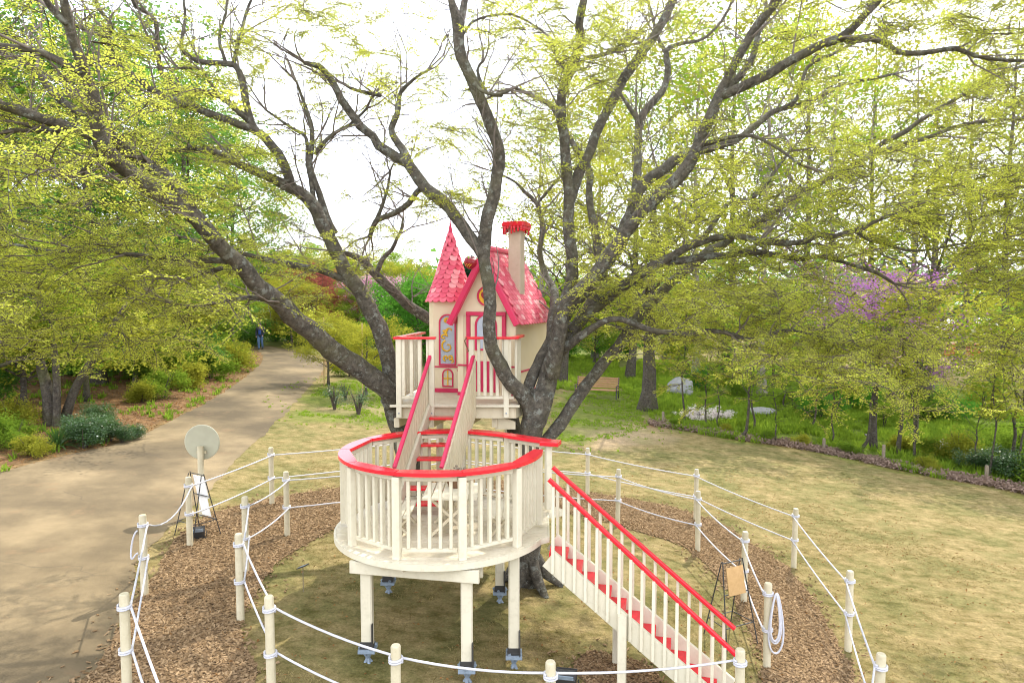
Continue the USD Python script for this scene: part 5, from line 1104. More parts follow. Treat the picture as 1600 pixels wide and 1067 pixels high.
def build_limbs(name, label, spec, slim):
    t = thing(name, label, 'tree')
    pool = []; bare = MB()
    for k, (nm, pts) in enumerate(spec):
        q = limb3(pts, slim)
        if nm == 'trunk':
            gz0 = float(gz(q[0, 0])) - .1; q[:, 2] = np.maximum(q[:, 2], gz0)
        rmax = q[:, 3].max()
        rr_ = q[:, 3] * 1.0
        sd = 14 if rmax > .1 else (9 if rmax > .05 else 6)
        c = q[:, :3].copy()
        wob = np.stack([meshkit.fbm(c * 1.6 + 11 * a, 4, 5 + a) - .5 for a in range(3)], 1) * np.clip(rr_ * 1.6, .04, .12)[:, None]
        c = c + wob
        mb = MB().tube(c, rr_, sd, jit=.22 if rmax > .05 else .08, seed=k)
        if nm == 'trunk':     # root flare
            for a in np.linspace(0, 6.28, 7)[:-1] + k:
                d = np.array([math.cos(a), math.sin(a), 0]); b0 = np.array([c[0, 0], c[0, 1], float(gz(c[0, 0]))])
                mb.tube([b0 + d * .12 + [0, 0, .42], b0 + d * .30 + [0, 0, .14], b0 + d * .55 + [0, 0, -.05]], [.11, .085, .05], 8, jit=.2, seed=a)
        obj(nm, mb, M['bark'], t, smooth=True)
        pool.append(np.c_[c, rr_])
        if nm == 'limb':
            tn = c[-1] - c[-4]; tn /= np.linalg.norm(tn); re_ = rr_[-1] * .85
            for m in range(3): fork(bare, pool, c[-1] - tn * .03, tn + rb.normal(0, .38, 3) + [0, 0, .12], rb.uniform(.6, 1.1), min(re_, .02), 2)
            Lc = len(c)
            for f in rb.uniform(.35, .98, int(2 + Lc * .13)):
                i_ = int(f * (Lc - 3)); tg_ = c[i_ + 2] - c[i_]; tg_ /= np.linalg.norm(tg_)
                sd_ = rb.normal(0, 1, 3); sd_ -= tg_ * (sd_ @ tg_); sd_ /= np.linalg.norm(sd_)
                fork(bare, pool, c[i_], tg_ * .8 + sd_ * .8 + [0, 0, .22], rb.uniform(.5, 1.5), min(rr_[i_] * .5, .016), 2)
    tag(obj('twigs', bare, M['twig_b'], t, smooth=True), kind='stuff')
    return t, np.vstack(pool)
treeA, poolA = build_limbs('great_tree', 'large spreading tree whose trunk rises beside the playhouse, limbs reaching up and to the right', TREE_A, .42)
treeB, poolB = build_limbs('great_tree', 'large spreading tree behind the platform whose limbs reach up and to the left', TREE_B, .25)
# how thick the young leaves are over the picture: rows of 50 px from y=-100, columns of 100 px from x=-200
DENS = {-100: [2,2,2,2,3,3,2,2,1,1,3,4,4,4,4,5,6,6,5,5], -50: [3,3,3,3,3,3,2,2,1,1,4,5,5,5,5,6,7,7,6,6],
 0: [4,4,4,4,4,4,5,5,2,2,6,7,6,5,5,6,8,8,7,6], 50: [4,4,4,4,5,5,6,7,4,3,7,8,3,6,7,4,6,8,8,6], 100: [5,5,4,4,5,5,5,6,6,4,6,8,3,6,3,2,4,8,8,6], 150: [5,5,4,4,5,5,4,3,6,4,6,6,4,6,4,4,6,8,8,6],
 200: [6,6,5,5,6,6,3,3,5,5,6,5,4,6,7,7,7,8,8,6], 250: [5,5,4,5,5,6,5,3,4,5,6,4,5,6,7,8,8,8,8,6], 300: [6,6,6,7,8,7,4,3,4,5,6,6,7,9,8,8,8,8,8,6], 350: [8,8,9,9,9,7,5,5,2,1,4,9,9,9,8,8,8,8,8,6],
 400: [8,9,9,9,9,8,7,6,0,0,3,8,9,9,9,7,5,8,8,6], 450: [8,9,9,9,9,8,6,2,0,0,2,7,9,9,8,6,5,7,7,6], 500: [6,7,7,7,7,6,3,0,0,0,1,5,7,9,9,9,7,7,6,5], 550: [3,3,2,3,2,1,0,0,0,0,0,1,4,6,8,8,6,5,4,4], 600: [0,0,0,0,0,0,0,0,0,0,0,0,1,2,3,5,4,2,2,1]}
allp = np.vstack([np.c_[poolA, np.zeros(len(poolA))], np.c_[poolB, np.ones(len(poolB))]])
allp = allp[allp[:, 3] < .13]
def pix(p):
    v = p - [0, 0, CAM_Z]; c, s = math.cos(PITCH), math.sin(PITCH)
    fw_ = v[:, 1] * c - v[:, 2] * s; up_ = v[:, 1] * s + v[:, 2] * c
    return np.stack([800 + F * v[:, 0] / fw_, 533.5 - F * up_ / fw_], 1)
kd = cKDTree(pix(allp[:, :3]))
tips, own = [], []
r2 = np.random.default_rng(11)
for y0, row in DENS.items():
    for cidx, dv in enumerate(row):
        n = r2.poisson((dv / 9) ** 1.6 * 17)
        for _ in range(n):
            px_, py_ = -200 + cidx * 100 + r2.uniform(0, 100), y0 + r2.uniform(0, 50)
            dd, ii = kd.query((px_, py_), 14)
            k = ii[int(r2.integers(0, 14))]
            d = allp[k, 1] + r2.normal(0, .75)
            if d < 4.2: continue
            p = P(px_, py_, d)
            if p[2] < gz(p[0]) + 1.2: continue
            tips.append(p); own.append(int(allp[k, 4]))
tips, own = np.array(tips), np.array(own)
# keep leaves out of the house and the platform
hloc = (tips - HO)[:, :2] @ np.stack([hr[:2], hf[:2]], 1)
tpx = pix(tips)
walker = (np.abs(tpx[:, 0] - 407) < 60) & (np.abs(tpx[:, 1] - 524) < 50)
inside = walker | ((tpx[:, 0] > 640) & (tpx[:, 0] < 862) & (tpx[:, 1] > 330) & (tips[:, 1] < 13.8)) | ((np.abs(tpx[:, 0] - 1515) < 45) & (np.abs(tpx[:, 1] - 506) < 25)) | (np.abs(hloc[:, 0]) < .85) & (hloc[:, 1] > -1.0) & (hloc[:, 1] < 1.9) & (tips[:, 2] < 5.6) | (np.hypot(tips[:, 0] - TC[0] - HO[0], tips[:, 1] - TC[1] - HO[1]) < .6) & (tips[:, 2] < 6.0)
tips, own = tips[~inside], own[~inside]
def spray(seed, L=.42):
    r = np.random.default_rng(seed); tw_, lv, lf_ = MB(), [], []
    def leaves(p0, p1, k):
        d = p1 - p0; dn = d / np.linalg.norm(d)
        for t in np.linspace(.15, 1, k):
            for sgn in (-1, 1):
                if r.random() < .14: continue
                yaw = sgn * r.uniform(.5, 1.2); c_, s_ = math.cos(yaw), math.sin(yaw)
                dr_ = np.array([dn[0] * c_ - dn[1] * s_, dn[0] * s_ + dn[1] * c_, r.normal(-.12, .28)]); dr_ /= np.linalg.norm(dr_)
                sd_ = np.cross(dr_, [r.normal(0, .35), r.normal(0, .35), 1]); sd_ /= np.linalg.norm(sd_); nn_ = np.cross(sd_, dr_)
                l = r.uniform(.019, .036); w_ = l * .27; b = p0 + d * t
                i0 = len(lv); lv.extend([b, b + dr_ * l * .5 + sd_ * w_ + nn_ * w_ * .3, b + dr_ * l, b + dr_ * l * .5 - sd_ * w_ + nn_ * w_ * .3]); lf_.extend([[i0, i0 + 1, i0 + 2], [i0, i0 + 2, i0 + 3]])
    main = np.array([[0, 0, 0], [L * .35, r.normal(0, .015), .02], [L * .7, r.normal(0, .03), .02], [L, r.normal(0, .05), -.01]])
    tw_.tube(main, [.0050, .0042, .003, .0016], 3, cap=False)
    leaves(main[1], main[2], 5); leaves(main[2], main[3], 6)
    for t in np.linspace(.12, .85, 6):
        k = min(2, int(t * 3)); b = main[k] + (main[k + 1] - main[k]) * (t * 3 - k)
        for sgn in (-1, 1):
            if r.random() < .2: continue
            a = sgn * r.uniform(.6, 1.05); l = L * r.uniform(.28, .52) * (1.1 - t * .6)
            e = b + np.array([math.cos(a) * l, math.sin(a) * l, r.normal(0, .03)])
            tw_.tube([b, e], [.003, .0014], 3, cap=False); leaves(b, e, 5)
    return tw_.data(), (np.array(lv), np.array(lf_))
sprays = [spray(s) for s in range(8)]
for tr, pool, idt in ((treeA, poolA, 0), (treeB, poolB, 1)):
    tp = tips[own == idt]
    base = pool[pool[:, 3] < .14]
    P3, Rr = list(base[:, :3]), list(base[:, 3])
    k0 = cKDTree(base[:, :3]); dist, _ = k0.query(tp); order = np.argsort(dist)
    twigs = MB(); pos, yaw, pit, scl = [], [], [], []
    arr = np.array(P3); tree_kd = cKDTree(arr); added, addr = [], []
    for cnt, oi in enumerate(order):
        p1 = tp[oi]
        d0, i0 = tree_kd.query(p1); best, rad = arr[i0], Rr[i0]
        if added:
            A_ = np.array(added[-600:]); dd = np.linalg.norm(A_ - p1, axis=1); j0 = int(dd.argmin())
            if dd[j0] < d0 * .9: best, rad, d0 = A_[j0], addr[-600:][j0], dd[j0]
        if d0 < .05: p1 = p1 + r2.normal(0, .15, 3); d0 = np.linalg.norm(p1 - best)
        if d0 > 2.6: continue
        h = (p1 - best); n_ = 6; t = np.linspace(0, 1, n_)[:, None]
        bend = np.array([r2.normal(0, .10), r2.normal(0, .10), .16]) * d0
        c = best + h * t + bend * (4 * t * (1 - t)) * .6 + r2.normal(0, .018, (n_, 3)) * np.sin(t * math.pi)
        ra = min(rad * .7, .0045 + .0095 * d0); 
        rads = np.linspace(ra, .0032, n_)
        twigs.tube(c, rads, 5 if ra > .012 else 4, cap=False)
        for q_, r_ in zip(c[2:], rads[2:]): added.append(q_); addr.append(r_)
        P3.extend(c[2:]); Rr.extend(rads[2:])
        if cnt % 120 == 119: arr = np.array(P3); tree_kd = cKDTree(arr)
        yw = math.atan2(h[1], h[0])
        for q_, off_ in ((c[-1], 0), (c[-1], r2.choice([-1, 1]) * r2.uniform(.5, .9)), (c[-2], r2.choice([-1, 1]) * r2.uniform(.6, 1.2)), (c[-3], r2.choice([-1, 1]) * r2.uniform(.7, 1.4))):
            if off_ and r2.random() < .25: continue
            pos.append(q_); yaw.append(yw + off_ + r2.normal(0, .25)); pit.append(r2.normal(.06, .34)); scl.append(r2.uniform(.6, 1.35))
    tag(obj('branchlets', twigs, M['twig'], tr, smooth=True), kind='stuff')
    pr = [[('twig', a, M['twig'], False), ('leaves', b, M['leaf'], False)] for a, b in sprays]
    n = len(pos)
    o = instancer('foliage', tr, pr, np.array(pos), quat_yaw_pitch(np.array(yaw), np.array(pit), r2.normal(0, .36, n)), np.array(scl), r2.integers(0, 8, n))
    tag(o, kind='stuff')
# ---------------------------------------------------------------- background trees, shrubs and plants
def cards(centers, n_each, spread, size, seed, flat=.5, droop=0.0):
    r = np.random.default_rng(seed); C = np.repeat(centers, n_each, 0); n = len(C)
    sp = np.repeat(np.broadcast_to(spread, (len(centers),)), n_each)
    p = C + r.normal(0, 1, (n, 3)) * sp[:, None] * np.array([.55, .55, .55 * flat])
    d = r.normal(0, 1, (n, 3)); d[:, 2] = d[:, 2] * .45 - droop; d /= np.linalg.norm(d, axis=1, keepdims=True)
    u = r.normal(0, .55, (n, 3)); u[:, 2] += 1; s = np.cross(d, u); s /= np.linalg.norm(s, axis=1, keepdims=True); nn_ = np.cross(s, d)
    l = size * r.uniform(.6, 1.3, n)[:, None]; w = l * .30
    v = np.stack([p - d * l * .5, p + s * w + nn_ * w * .3, p + d * l * .5, p - s * w + nn_ * w * .3], 1).reshape(-1, 3)
    k = np.arange(n)[:, None] * 4
    return v, np.vstack([k + [0, 1, 2], k + [0, 2, 3]])
def grow_tree(seed, h, cw, cb, nl, ncl, per, size, tr, spread=.8, flat=.5, lean=.03, top=1.0, twist=.25, droop=0., up=.55):
    # trunk, limbs that leave it and fork, leaf clusters at and along the outer forks
    r = np.random.default_rng(seed); wood = MB(); t = np.linspace(0, 1, 12)
    wob = np.cumsum(r.normal(0, lean, (12, 2)), 0) * h * .12
    tp = np.c_[wob[:, 0], wob[:, 1], t * h * .92 - .1]
    wood.tube(tp, tr * (1 - t * .88) * (1 + .5 * np.exp(-t * 22)), 10, jit=.18, seed=seed)
    ends = []
    for k in range(nl):
        f = cb / h + (.90 - cb / h) * (k + r.uniform(0, .8)) / nl
        b = np.array([np.interp(f, t, tp[:, i]) for i in range(3)]); a = k * 2.4 + r.uniform(-.5, .5)
        prof = math.sin(math.pi * min(1, max(.12, (f - cb / h) / (1 - cb / h) * .80 + .22))) ** .7
        Ln = cw * .5 * prof * r.uniform(.75, 1.15)
        d = np.array([math.cos(a), math.sin(a), up + r.uniform(-.2, .25) + (f - .5) * .5])
        c = b + d * np.linspace(0, 1, 6)[:, None] * Ln + np.cumsum(r.normal(0, .06 * Ln * twist * 2, (6, 3)), 0)
        r0 = max(.012, tr * (1 - f * .88) * .5)
        wood.tube(c, np.linspace(r0, r0 * .25, 6), 6, cap=False)
        for m in range(6):
            s = r.uniform(.3, 1); q = np.array([np.interp(s, np.linspace(0, 1, 6), c[:, i]) for i in range(3)])
            d2 = np.array([math.cos(a + r.normal(0, .9)), math.sin(a + r.normal(0, .9)), r.normal(.25 - droop * .6, .35)]) * Ln * r.uniform(.22, .5)
            c2 = np.array([q, q + d2 * .5 + [0, 0, .03], q + d2]); wood.tube(c2, [r0 * .35, r0 * .2, r0 * .08 + .003], 4, cap=False)
            ends += [c2[1], c2[2]]
        ends.append(c[-1])
    ends.append(tp[-1])
    ends = np.array(ends); cen = ends[r.integers(0, len(ends), ncl)] + r.normal(0, spread * .4, (ncl, 3)) * [1, 1, .6]
    cen = cen[cen[:, 2] > cb * .55]
    return wood.data(), cards(cen, per, spread * r.uniform(.6, 1.3, len(cen)), size, seed + 1, flat, droop)
def tree_thing(name, label, group, loc, built, wm, lm, rz=0., sc=1.):
    t = thing(name, label, 'tree', loc, rz, sc, group)
    obj('trunk', built[0], wm, t, smooth=True); obj('crown', built[1], lm, t)
    return t
PROTO = {}
def place(kind, name, label, group, px_, d, sc=1., rz=None, base_y=None):
    x_ = (px_ - 800) / F * d if base_y is None else None
    loc = on(x_, d) if base_y is None else G(px_, base_y)
    rz = R_.uniform(0, 6.28) if rz is None else rz
    sc = sc if np.ndim(sc) else (sc, sc, sc)
    if kind not in PROTO:
        built, wm, lm, cat = KINDS[kind]()
        t = thing(name, label, cat, loc, rz, sc, group)
        obj('trunk' if cat == 'tree' else 'stems', built[0], wm, t, smooth=True); tag(obj('crown' if cat == 'tree' else 'foliage', built[1], lm, t), kind='stuff')
        PROTO[kind] = t; return t
    o = copy(PROTO[kind], name, label, loc, rz, sc, group)
    return o
def bush_build(seed, w, h, n, per, size, spread, stems=7, flat=.8):
    r = np.random.default_rng(seed); wood = MB(); cen = []
    for k in range(stems):
        a = r.uniform(0, 6.28); e = np.array([math.cos(a) * w * .38 * r.uniform(.3, 1), math.sin(a) * w * .38 * r.uniform(.3, 1), h * r.uniform(.6, .95)])
        wood.tube([[e[0] * .08, e[1] * .08, -.05], e * [.45, .45, .5], e], [.028, .02, .006], 5, cap=False)
    nl = 8; lobes = np.c_[r.normal(0, w * .24, (nl, 2)), h * r.uniform(.18, .72, nl)]; lr = r.uniform(.16, .30, nl) * w
    k = r.integers(0, nl, n); u = r.normal(0, 1, (n, 3)); u /= np.linalg.norm(u, axis=1, keepdims=True)
    cen = lobes[k] + u * (r.uniform(.35, 1.0, n) ** .6 * lr[k])[:, None] * [1, 1, .75]
    cen[:n // 8, 2] += r.uniform(0, .28 * h, n // 8)
    cen = cen[cen[:, 2] > .04]
    return wood.data(), cards(cen, per, spread, size, seed + 3, flat)
KINDS = {
 'airy_a': lambda: (grow_tree(21, 17, 9, 4.5, 22, 520, 26, .20, .24, .75), M['bark_d'], M['leaf_bg'], 'tree'),
 'airy_b': lambda: (grow_tree(22, 15, 8, 3.5, 20, 560, 26, .19, .20, .7), M['bark_d'], M['leaf_g'], 'tree'),
 'thin_a': lambda: (grow_tree(23, 16, 7, 4.0, 24, 300, 22, .17, .17, .7, up=.9), M['bark_d'], M['leaf_y'], 'tree'),
 'thin_b': lambda: (grow_tree(24, 14, 6, 3.0, 22, 190, 20, .16, .14, .65, up=1.1), M['bark_p'], M['leaf_g'], 'tree'),
 'round': lambda: (grow_tree(25, 9, 8, 2.0, 22, 620, 26, .18, .16, .7), M['bark_d'], M['leaf_y'], 'tree'),
 'green': lambda: (grow_tree(26, 8.5, 7, 1.6, 22, 700, 26, .18, .16, .7), M['bark_d'], M['leaf_g'], 'tree'),
 'old': lambda: (grow_tree(27, 13, 11, 3.4, 20, 420, 24, .19, .42, .8), M['bark_d'], M['leaf_y'], 'tree'),
 'redbud': lambda: (grow_tree(28, 6.6, 5.6, 3.7, 22, 270, 24, .10, .12, .34, .7), M['bark_d'], M['purple'], 'tree'),
 'pinktree': lambda: (grow_tree(29, 6.5, 5.5, 1.6, 18, 420, 22, .16, .13, .55), M['bark_d'], M['pink'], 'tree'),
 'redtree': lambda: (grow_tree(30, 8, 7, 1.2, 22, 640, 26, .19, .15, .7), M['bark_d'], M['leaf_r'], 'tree'),
 'conifer': lambda: (grow_tree(31, 12, 5, 1.0, 40, 900, 24, .24, .2, .6, .5, .01, up=.15), M['bark_d'], M['conifer'], 'tree'),
 'willow': lambda: (grow_tree(32, 6, 6, .6, 24, 900, 26, .17, .16, .55, 1.2, droop=.9), M['bark_d'], M['willow'], 'tree'),
 'sapling': lambda: (grow_tree(33, 4.6, 2.2, 1.5, 14, 150, 16, .09, .030, .34, lean=.09, up=.9), M['bark_d'], M['leaf_y'], 'tree'),
 'sapling_b': lambda: (grow_tree(34, 4.0, 2.8, 1.2, 12, 130, 15, .10, .040, .38, lean=.16, up=.7), M['bark_d'], M['leaf_g'], 'tree'),
 'bush_g': lambda: (bush_build(41, 2.6, 2.0, 260, 26, .12, .30), M['twig'], M['leaf_g'], 'shrub'),
 'bush_y': lambda: (bush_build(42, 2.6, 1.9, 260, 26, .12, .30), M['twig'], M['leaf_y'], 'shrub'),
 'bush_b': lambda: (bush_build(43, 3.0, 2.4, 280, 26, .13, .32), M['twig'], M['leaf_bg'], 'shrub'),
 'glossy': lambda: (bush_build(44, 2.0, 1.3, 240, 26, .085, .22), M['twig'], M['leaf_d'], 'shrub'),
 'bare': lambda: (bush_build(45, 1.1, 1.25, 90, 10, .055, .16, 16), M['twig'], M['leaf_d'], 'shrub'),
 'willowbush': lambda: (bush_build(46, 3.4, 2.6, 320, 26, .13, .34), M['twig'], M['willow'], 'shrub'),
 'flower': lambda: (bush_build(47, 1.3, .5, 90, 14, .09, .14), M['twig'], M['petal'], 'plant'),
 'pale': lambda: (bush_build(48, 1.1, .6, 70, 14, .13, .14), M['twig'], M['cream_leaf'], 'plant'),
}
# tall leafy trees behind the path, left
GA = 'tall leafy trees beyond the path on the left'
LT = [(-60, 24, 'airy_a', 1.), (60, 30, 'airy_b', 1.1), (150, 27, 'airy_a', .95), (225, 36, 'airy_b', 1.15), (300, 31, 'airy_a', .85), (365, 42, 'airy_b', .95), (20, 44, 'airy_a', 1.2), (-170, 33, 'airy_b', 1.1), (140, 48, 'airy_b', 1.1), (280, 50, 'airy_a', 1.0)]
for k, (px_, d, kd_, s) in enumerate(sorted(LT)):
    place(kd_, 'leafy_tree', f'{ORD[k]} tall blue green leafy tree from the left, beyond the path', GA, px_, d, s)
ML = [(30, 20, 'green', .62), (130, 23, 'round', .6), (210, 27, 'green', .62), (270, 31, 'round', .62), (330, 36, 'green', .62), (375, 52, 'round', .8), (-80, 18, 'round', .6), (90, 34, 'green', .8), (180, 40, 'round', .85), (240, 45, 'green', .85)]
for k, (px_, d, kd_, s) in enumerate(sorted(ML)):
    place(kd_, 'small_tree', f'{ORD[k]} small bushy tree from the left in the thicket along the left of the path', 'small bushy trees in the thicket left of the path', px_, d, s)
# centre: low tree line far behind the house
CT = [(430, 58, 'round', .85), (470, 66, 'green', .95), (455, 48, 'round', .55), (530, 74, 'round', 1.0), (590, 82, 'green', 1.0), (640, 78, 'round', .9), (560, 52, 'green', .5), (700, 86, 'green', .85), (505, 60, 'green', .75), (620, 60, 'green', .55), (770, 80, 'round', .9), (690, 55, 'round', .45)]
for k, (px_, d, kd_, s) in enumerate(sorted(CT)):
    place(kd_, 'distant_tree', f'{ORD[k]} distant green tree from the left in the low tree line behind the playhouse', 'distant trees behind the playhouse', px_, d, s)
place('redtree', 'red_leaved_tree', 'dark red leaved tree in the middle distance between the left great limbs', None, 488, 52, .75)
place('redtree', 'red_leaved_tree', 'smaller dark red leaved tree right behind the first, near the pink blossom', None, 540, 56, .55)
place('pinktree', 'pink_blossom_tree', 'pale pink blossoming tree behind the left great tree', None, 588, 54, .88)
place('conifer', 'dark_conifer', 'dark blue green conifer rising between the turret and the gable', None, 742, 62, .72)
place('willow', 'clipped_green_tree', 'dense bright green weeping tree left of the turret roof', None, 652, 42, .88)
place('willow', 'clipped_green_tree', 'smaller dense bright green tree behind the turret', None, 690, 47, .85)
for k, (px_, d, s) in enumerate([(645, 100, .9), (610, 110, .85), (720, 110, .8)]):
    place('thin_b', 'bare_tree', f'{["leftmost", "middle", "rightmost"][[1, 0, 2][k]]} faint nearly bare tree on the skyline beyond the turret', 'nearly bare trees on the skyline', px_, d, s)
# right: thin tall trees letting the sky through
RT = [(845, 40, 'thin_b', 1.25), (880, 30, 'thin_a', .95), (930, 44, 'thin_b', 1.5), (985, 34, 'thin_a', 1.25), (1040, 48, 'thin_b', 1.7), (1090, 32, 'thin_b', 1.4), (1135, 40, 'thin_a', 1.6), (1190, 30, 'thin_b', 1.35), (1250, 42, 'thin_a', 1.6), (1300, 32, 'thin_b', 1.3), (1350, 46, 'thin_a', 1.6), (1420, 42, 'thin_b', 1.6), (1500, 50, 'thin_a', 1.6), (1570, 36, 'thin_a', 1.4), (1640, 46, 'thin_b', 1.6), (1720, 40, 'thin_a', 1.4)]
for k, (px_, d, kd_, s) in enumerate(sorted(RT)):
    d, s = d * 1.3, s * 1.2
    place(kd_, 'slender_tree', f'{ORD[k]} slender sparse leaved tree from the left in the grove on the right', 'slender sparse trees in the grove on the right', px_, d, s)
RM = [(880, 46, 'green', .62), (930, 52, 'green', .7), (985, 58, 'round', .75), (1060, 50, 'green', .62), (1130, 56, 'round', .8), (1210, 48, 'green', .7), (1290, 44, 'round', .6), (1370, 58, 'green', .9), (1590, 66, 'round', .8), (1660, 44, 'green', .7), (1440, 88, 'green', .9), (1250, 80, 'green', 1.0), (1090, 86, 'green', 1.0), (960, 90, 'round', 1.), (860, 70, 'green', .9)]
for k, (px_, d, kd_, s) in enumerate(sorted(RM)):
    place(kd_, 'grove_tree', f'{ORD[k]} low green tree from the left beyond the garden on the right', 'low green trees beyond the garden', px_, d, s)
place('old', 'old_tree', 'old tree with thick furrowed dark trunk just right of the garden bench', None, 1012, 31.5, .85, 1.0, base_y=641)
place('old', 'old_tree', 'old tree with thick dark trunk in front of the white tents on the right', None, 1449, 27, .9, 2.1, base_y=655)
place('thin_a', 'leaning_tree', 'slim leaning tree at the right edge of the garden', None, 1402, 22, .42, .4, base_y=708)
place('redbud', 'purple_redbud', 'bare tree covered with purple blossom in the grove on the right', None, 1372, 25, .98, .3)
place('redbud', 'purple_redbud', 'smaller purple blossoming tree beside the thick trunk far right', None, 1438, 26, .62, 2.3)
place('redbud', 'purple_redbud', 'small purple blossoming tree in the distance left of the playhouse', None, 590, 60, .8, 1.)
SP = [(1068, 660), (1102, 664), (1122, 668), (1158, 684), (1176, 672), (1213, 692), (1226, 640), (1262, 668), (1300, 690), (1345, 700), (1428, 716), (1520, 735), (1548, 745), (1578, 738), (1592, 752)]
for k, (px_, py_) in enumerate(SP):
    place('sapling' if k % 2 == 0 else 'sapling_b', 'sapling', f'{ORD[k]} slim sapling from the left along the garden edge', 'slim saplings along the garden edge', px_, 0, R_.uniform(.75, 1.5), None, py_)
# multi stemmed tree beside the path on the left
q = G(78, 664)
ms = thing('multi_stem_tree', 'dark multi stemmed tree with a leaning stem left of the path', 'tree', q)
dq = q[1]
for k, pts in enumerate([[(78, 664, 0, 20), (76, 620, 0, 18), (66, 580, 0, 15), (58, 545, .1, 10), (40, 520, .2, 6)], [(88, 666, -.1, 12), (89, 600, -.1, 11), (84, 540, -.1, 9), (80, 500, 0, 6), (86, 450, 0, 4)], [(96, 650, .3, 13), (118, 606, .3, 13), (140, 570, .2, 13), (158, 540, .2, 12), (178, 505, .2, 8), (200, 470, .3, 5)], [(104, 640, .5, 7), (122, 600, .6, 7), (150, 560, .8, 5)], [(62, 548, 0, 7), (30, 560, -.4, 6), (0, 572, -.8, 5)]]):
    qq = np.array([np.r_[P(x, y, dq + dd) - q, w * dq / F / 2] for x, y, dd, w in pts]); qq[0, 2] = min(qq[0, 2], 0) - .1 if k < 4 else qq[0, 2]
    c = catmull(qq, .2); obj('stem', MB().tube(c[:, :3], c[:, 3], 9, jit=.2, seed=k), M['bark_d'], ms, smooth=True)
cen = []
rr = np.random.default_rng(50)
for k in range(420):
    px_, py_ = rr.uniform(-60, 330), rr.uniform(440, 575)
    cen.append(P(px_, py_, dq + rr.normal(0, 1.2)) - q)
cen = np.array(cen); cen = cen[cen[:, 2] > .7]
tag(obj('crown', cards(cen, 16, .35, .085, 51, .4), M['leaf_y'], ms), kind='stuff')
# shrubs
SB = [(255, 622, 'bush_g', .55), (296, 606, 'bush_y', .62), (330, 592, 'bush_g', .7), (222, 628, 'bush_y', .45), (358, 578, 'bush_y', .75), (15, 665, 'bush_y', .45), (20, 700, 'bush_g', .38), (50, 712, 'bush_y', .3), (-40, 700, 'bush_g', .5), (250, 600, 'bush_g', .85), (300, 588, 'bush_b', .85), (340, 578, 'bush_y', .85), (362, 568, 'bush_g', .65), (374, 558, 'bush_y', .55), (290, 560, 'bush_b', 1.1), (340, 550, 'bush_g', 1.1), (215, 590, 'bush_b', 1.), (170, 582, 'bush_y', 1.), (120, 585, 'bush_b', 1.), (20, 600, 'bush_g', 1.1), (240, 566, 'bush_y', 1.2), (385, 541, 'bush_b', 1.2), (-60, 640, 'bush_b', 1.)]
for k, (px_, py_, kd_, s) in enumerate(sorted(SB)):
    place(kd_, 'shrub', f'{ORD[k]} leafy green shrub from the left in the undergrowth left of the path', 'shrubs in the undergrowth left of the path', px_, 0, s, None, py_)
SB = [(452, 537, 'willowbush', .9), (485, 540, 'bush_g', .9), (515, 544, 'bush_y', .9), (560, 548, 'bush_g', .95), (600, 556, 'willowbush', .8), (545, 588, 'bush_g', .55), (612, 590, 'bush_g', .6), (640, 560, 'willowbush', .9), (580, 572, 'bush_y', .6), (660, 540, 'willowbush', 1.2), (430, 533, 'bush_b', 1.1), (530, 530, 'bush_y', 1.3), (590, 530, 'willowbush', 1.3)]
for k, (px_, py_, kd_, s) in enumerate(sorted(SB)):
    place(kd_, 'shrub', f'{ORD[k]} bright green shrub from the left between the path end and the playhouse', 'bright shrubs between the path end and the playhouse', px_, 0, s, None, py_)
SB = [(1060, 668, 'bush_g', .2), (1135, 676, 'bush_y', .22), (1195, 690, 'bush_g', .22), (1255, 696, 'bush_y', .25), (1330, 712, 'bush_g', .25), (1448, 735, 'bush_y', .28), (1408, 705, 'bush_y', .35), (1500, 722, 'bush_y', .62), (1535, 738, 'glossy', .55), (1585, 748, 'glossy', .75), (1462, 716, 'bush_g', .4), (1600, 720, 'bush_g', .7), (1430, 655, 'bush_g', .8), (1540, 650, 'bush_y', .9), (1480, 660, 'willowbush', .6), (1330, 640, 'willowbush', .7), (1280, 655, 'willowbush', .6), (1240, 640, 'bush_g', .7), (1380, 668, 'bush_g', .5), (1150, 620, 'bush_g', .7), (1090, 610, 'willowbush', .6), (930, 560, 'willowbush', 1.), (885, 560, 'willowbush', .9), (980, 560, 'willowbush', 1.1), (1640, 760, 'bush_g', .7), (1060, 560, 'bush_y', 1.2)]
for k, (px_, py_, kd_, s) in enumerate(sorted(SB)):
    place(kd_, 'garden_shrub', f'{ORD[k]} garden shrub from the left among the ground cover right of the lawn', 'shrubs in the garden right of the lawn', px_, 0, s, None, py_)
for k, (px_, py_, s) in enumerate([(130, 700, .58), (170, 690, .52), (190, 692, .34), (112, 690, .5), (150, 668, .5), (210, 686, .28)]):
    place('glossy', 'glossy_shrub', f'{["front centre", "right", "low front right", "left rear", "rear centre", "lowest outermost right"][k]} shrub of the dark glossy leaved clump beside the multi stemmed tree', 'dark glossy shrubs beside the multi stemmed tree', px_, 0, s, None, py_)
for k, (px_, py_, s) in enumerate([(523, 640, .78), (560, 648, .85), (540, 625, .6)]):
    place('bare', 'twiggy_shrub', f'{["left", "right", "small rear"][k]} twiggy dark shrub of the group beside the path bend', 'twiggy shrubs beside the path bend', px_, 0, s, None, py_)
for k, (px_, py_, s) in enumerate([(1098, 655, .9), (1128, 657, .85), (1075, 654, .6)]):
    place('flower', 'white_flowers', f'{["middle", "right", "left"][k]} clump of white pink flowers at the garden edge behind the saplings', 'white pink flower clumps at the garden edge', px_, 0, s, None, py_)
place('pale', 'pale_plant', 'low plant with pale cream leaves in the green garden', None, 1375, 0, .8, None, 652)
place('flower', 'white_flowers', 'small white flowering clump beside the yellow green garden shrub', None, 1460, 0, .6, None, 702)
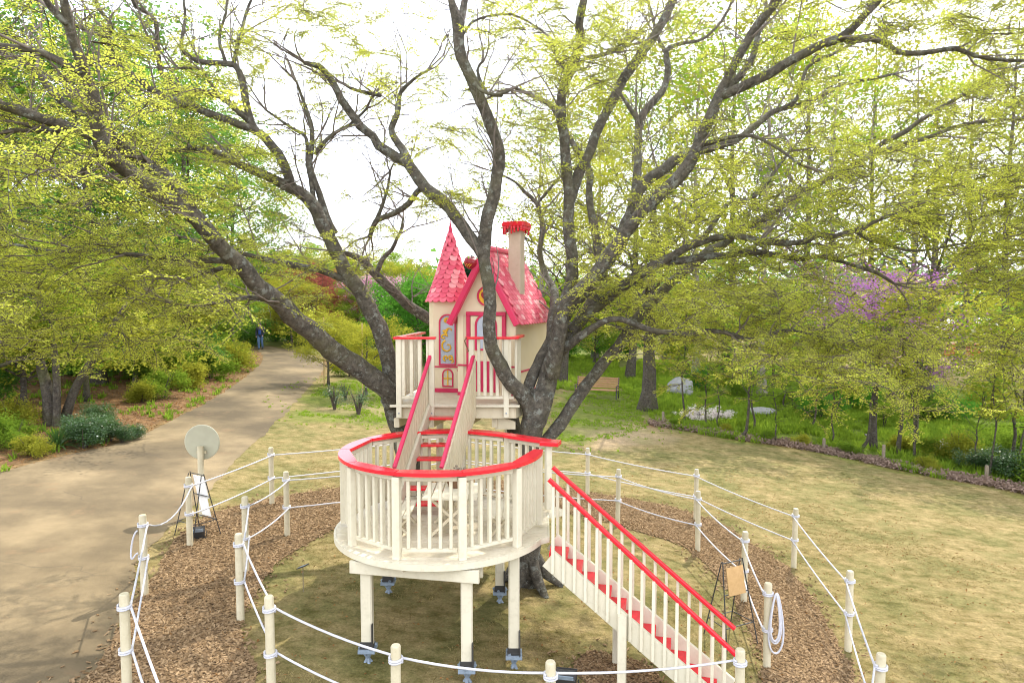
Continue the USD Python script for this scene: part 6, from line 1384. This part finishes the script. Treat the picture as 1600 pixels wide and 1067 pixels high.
# strap leaved plant
q = G(90, 700); sp_ = thing('strap_leaved_plant', 'rosette of long narrow green leaves in front of the multi stemmed tree', 'plant', q)
rr = np.random.default_rng(61)
for k in range(46):
    a = rr.uniform(0, 6.28); l = rr.uniform(.55, .9); e = rr.uniform(.25, 1.0); d = np.array([math.cos(a), math.sin(a), 0]); s_ = np.array([-d[1], d[0], 0])
    t = np.linspace(0, 1, 6); c = d * (l * t * e)[:, None] + np.array([0, 0, 1]) * (l * (t * (1.15 - .6 * e) - .55 * e * t ** 2))[:, None]
    w = .022 * np.sin(math.pi * np.clip(t * .8 + .18, 0, 1))[:, None]
    v = np.vstack([c - s_ * w, c + s_ * w + [0, 0, .006]]); f = [[i, i + 1, i + 7, i + 6] for i in range(5)]
    obj('leaf', MB().add(v, f), M['leaf_d'], sp_)
# staked young trees left of the playhouse
for k, (px_, d, nm) in enumerate([(505, 30, 'left'), (565, 28, 'right')]):
    loc = on((px_ - 800) / F * d, d)
    t = place('round', 'young_tree', f'young yellow green tree tied to the {nm} of two tall bamboo stakes', None, px_ + 6, d + .1, .36)
    b = thing('bamboo_stake', f'tall thin bamboo stake, {nm} of two, left of the playhouse', 'stake', loc)
    obj('cane', MB().tube([(0, 0, 0), (.0, 0, 1.5), (.02, 0, 3.0)], .028, 7), M['bamboo'], b, smooth=True)
q = G(594, 560); iv = thing('ivy_column', 'slender dark evergreen column behind the left great limb', 'shrub', q)
obj('stem', MB().tube([(0, 0, 0), (0, 0, 2.6), (.1, 0, 4.2)], [.10, .07, .03], 8), M['bark_d'], iv, smooth=True)
cen = np.c_[rr.normal(0, .22, 160), rr.normal(0, .22, 160), rr.uniform(.5, 4.3, 160)]
tag(obj('foliage', cards(cen, 22, .26, .11, 62, .9), M['leaf_d'], iv), kind='stuff')
# far wood closing the view
cen = []
rr = np.random.default_rng(70)
for k in range(2600):
    a = rr.uniform(-1.1, 1.1); d = rr.uniform(120, 190); x_ = math.sin(a) * d; y_ = math.cos(a) * d
    top = 6 + 5.0 * meshkit.fbm(np.array([[x_ * .03, y_ * .03, 0]]), 3, 9)[0] + (4 if x_ < -60 or x_ > 30 else 0)
    cen.append((x_, y_, gz(x_) + rr.uniform(0, 1) ** .7 * top))
o = obj('far_wood', cards(np.array(cen), 16, 2.6, 1.5, 71, .8), M['leaf_bg'])
tag(o, 'distant hazy green wood closing off the park behind everything', 'wood', kind='stuff')
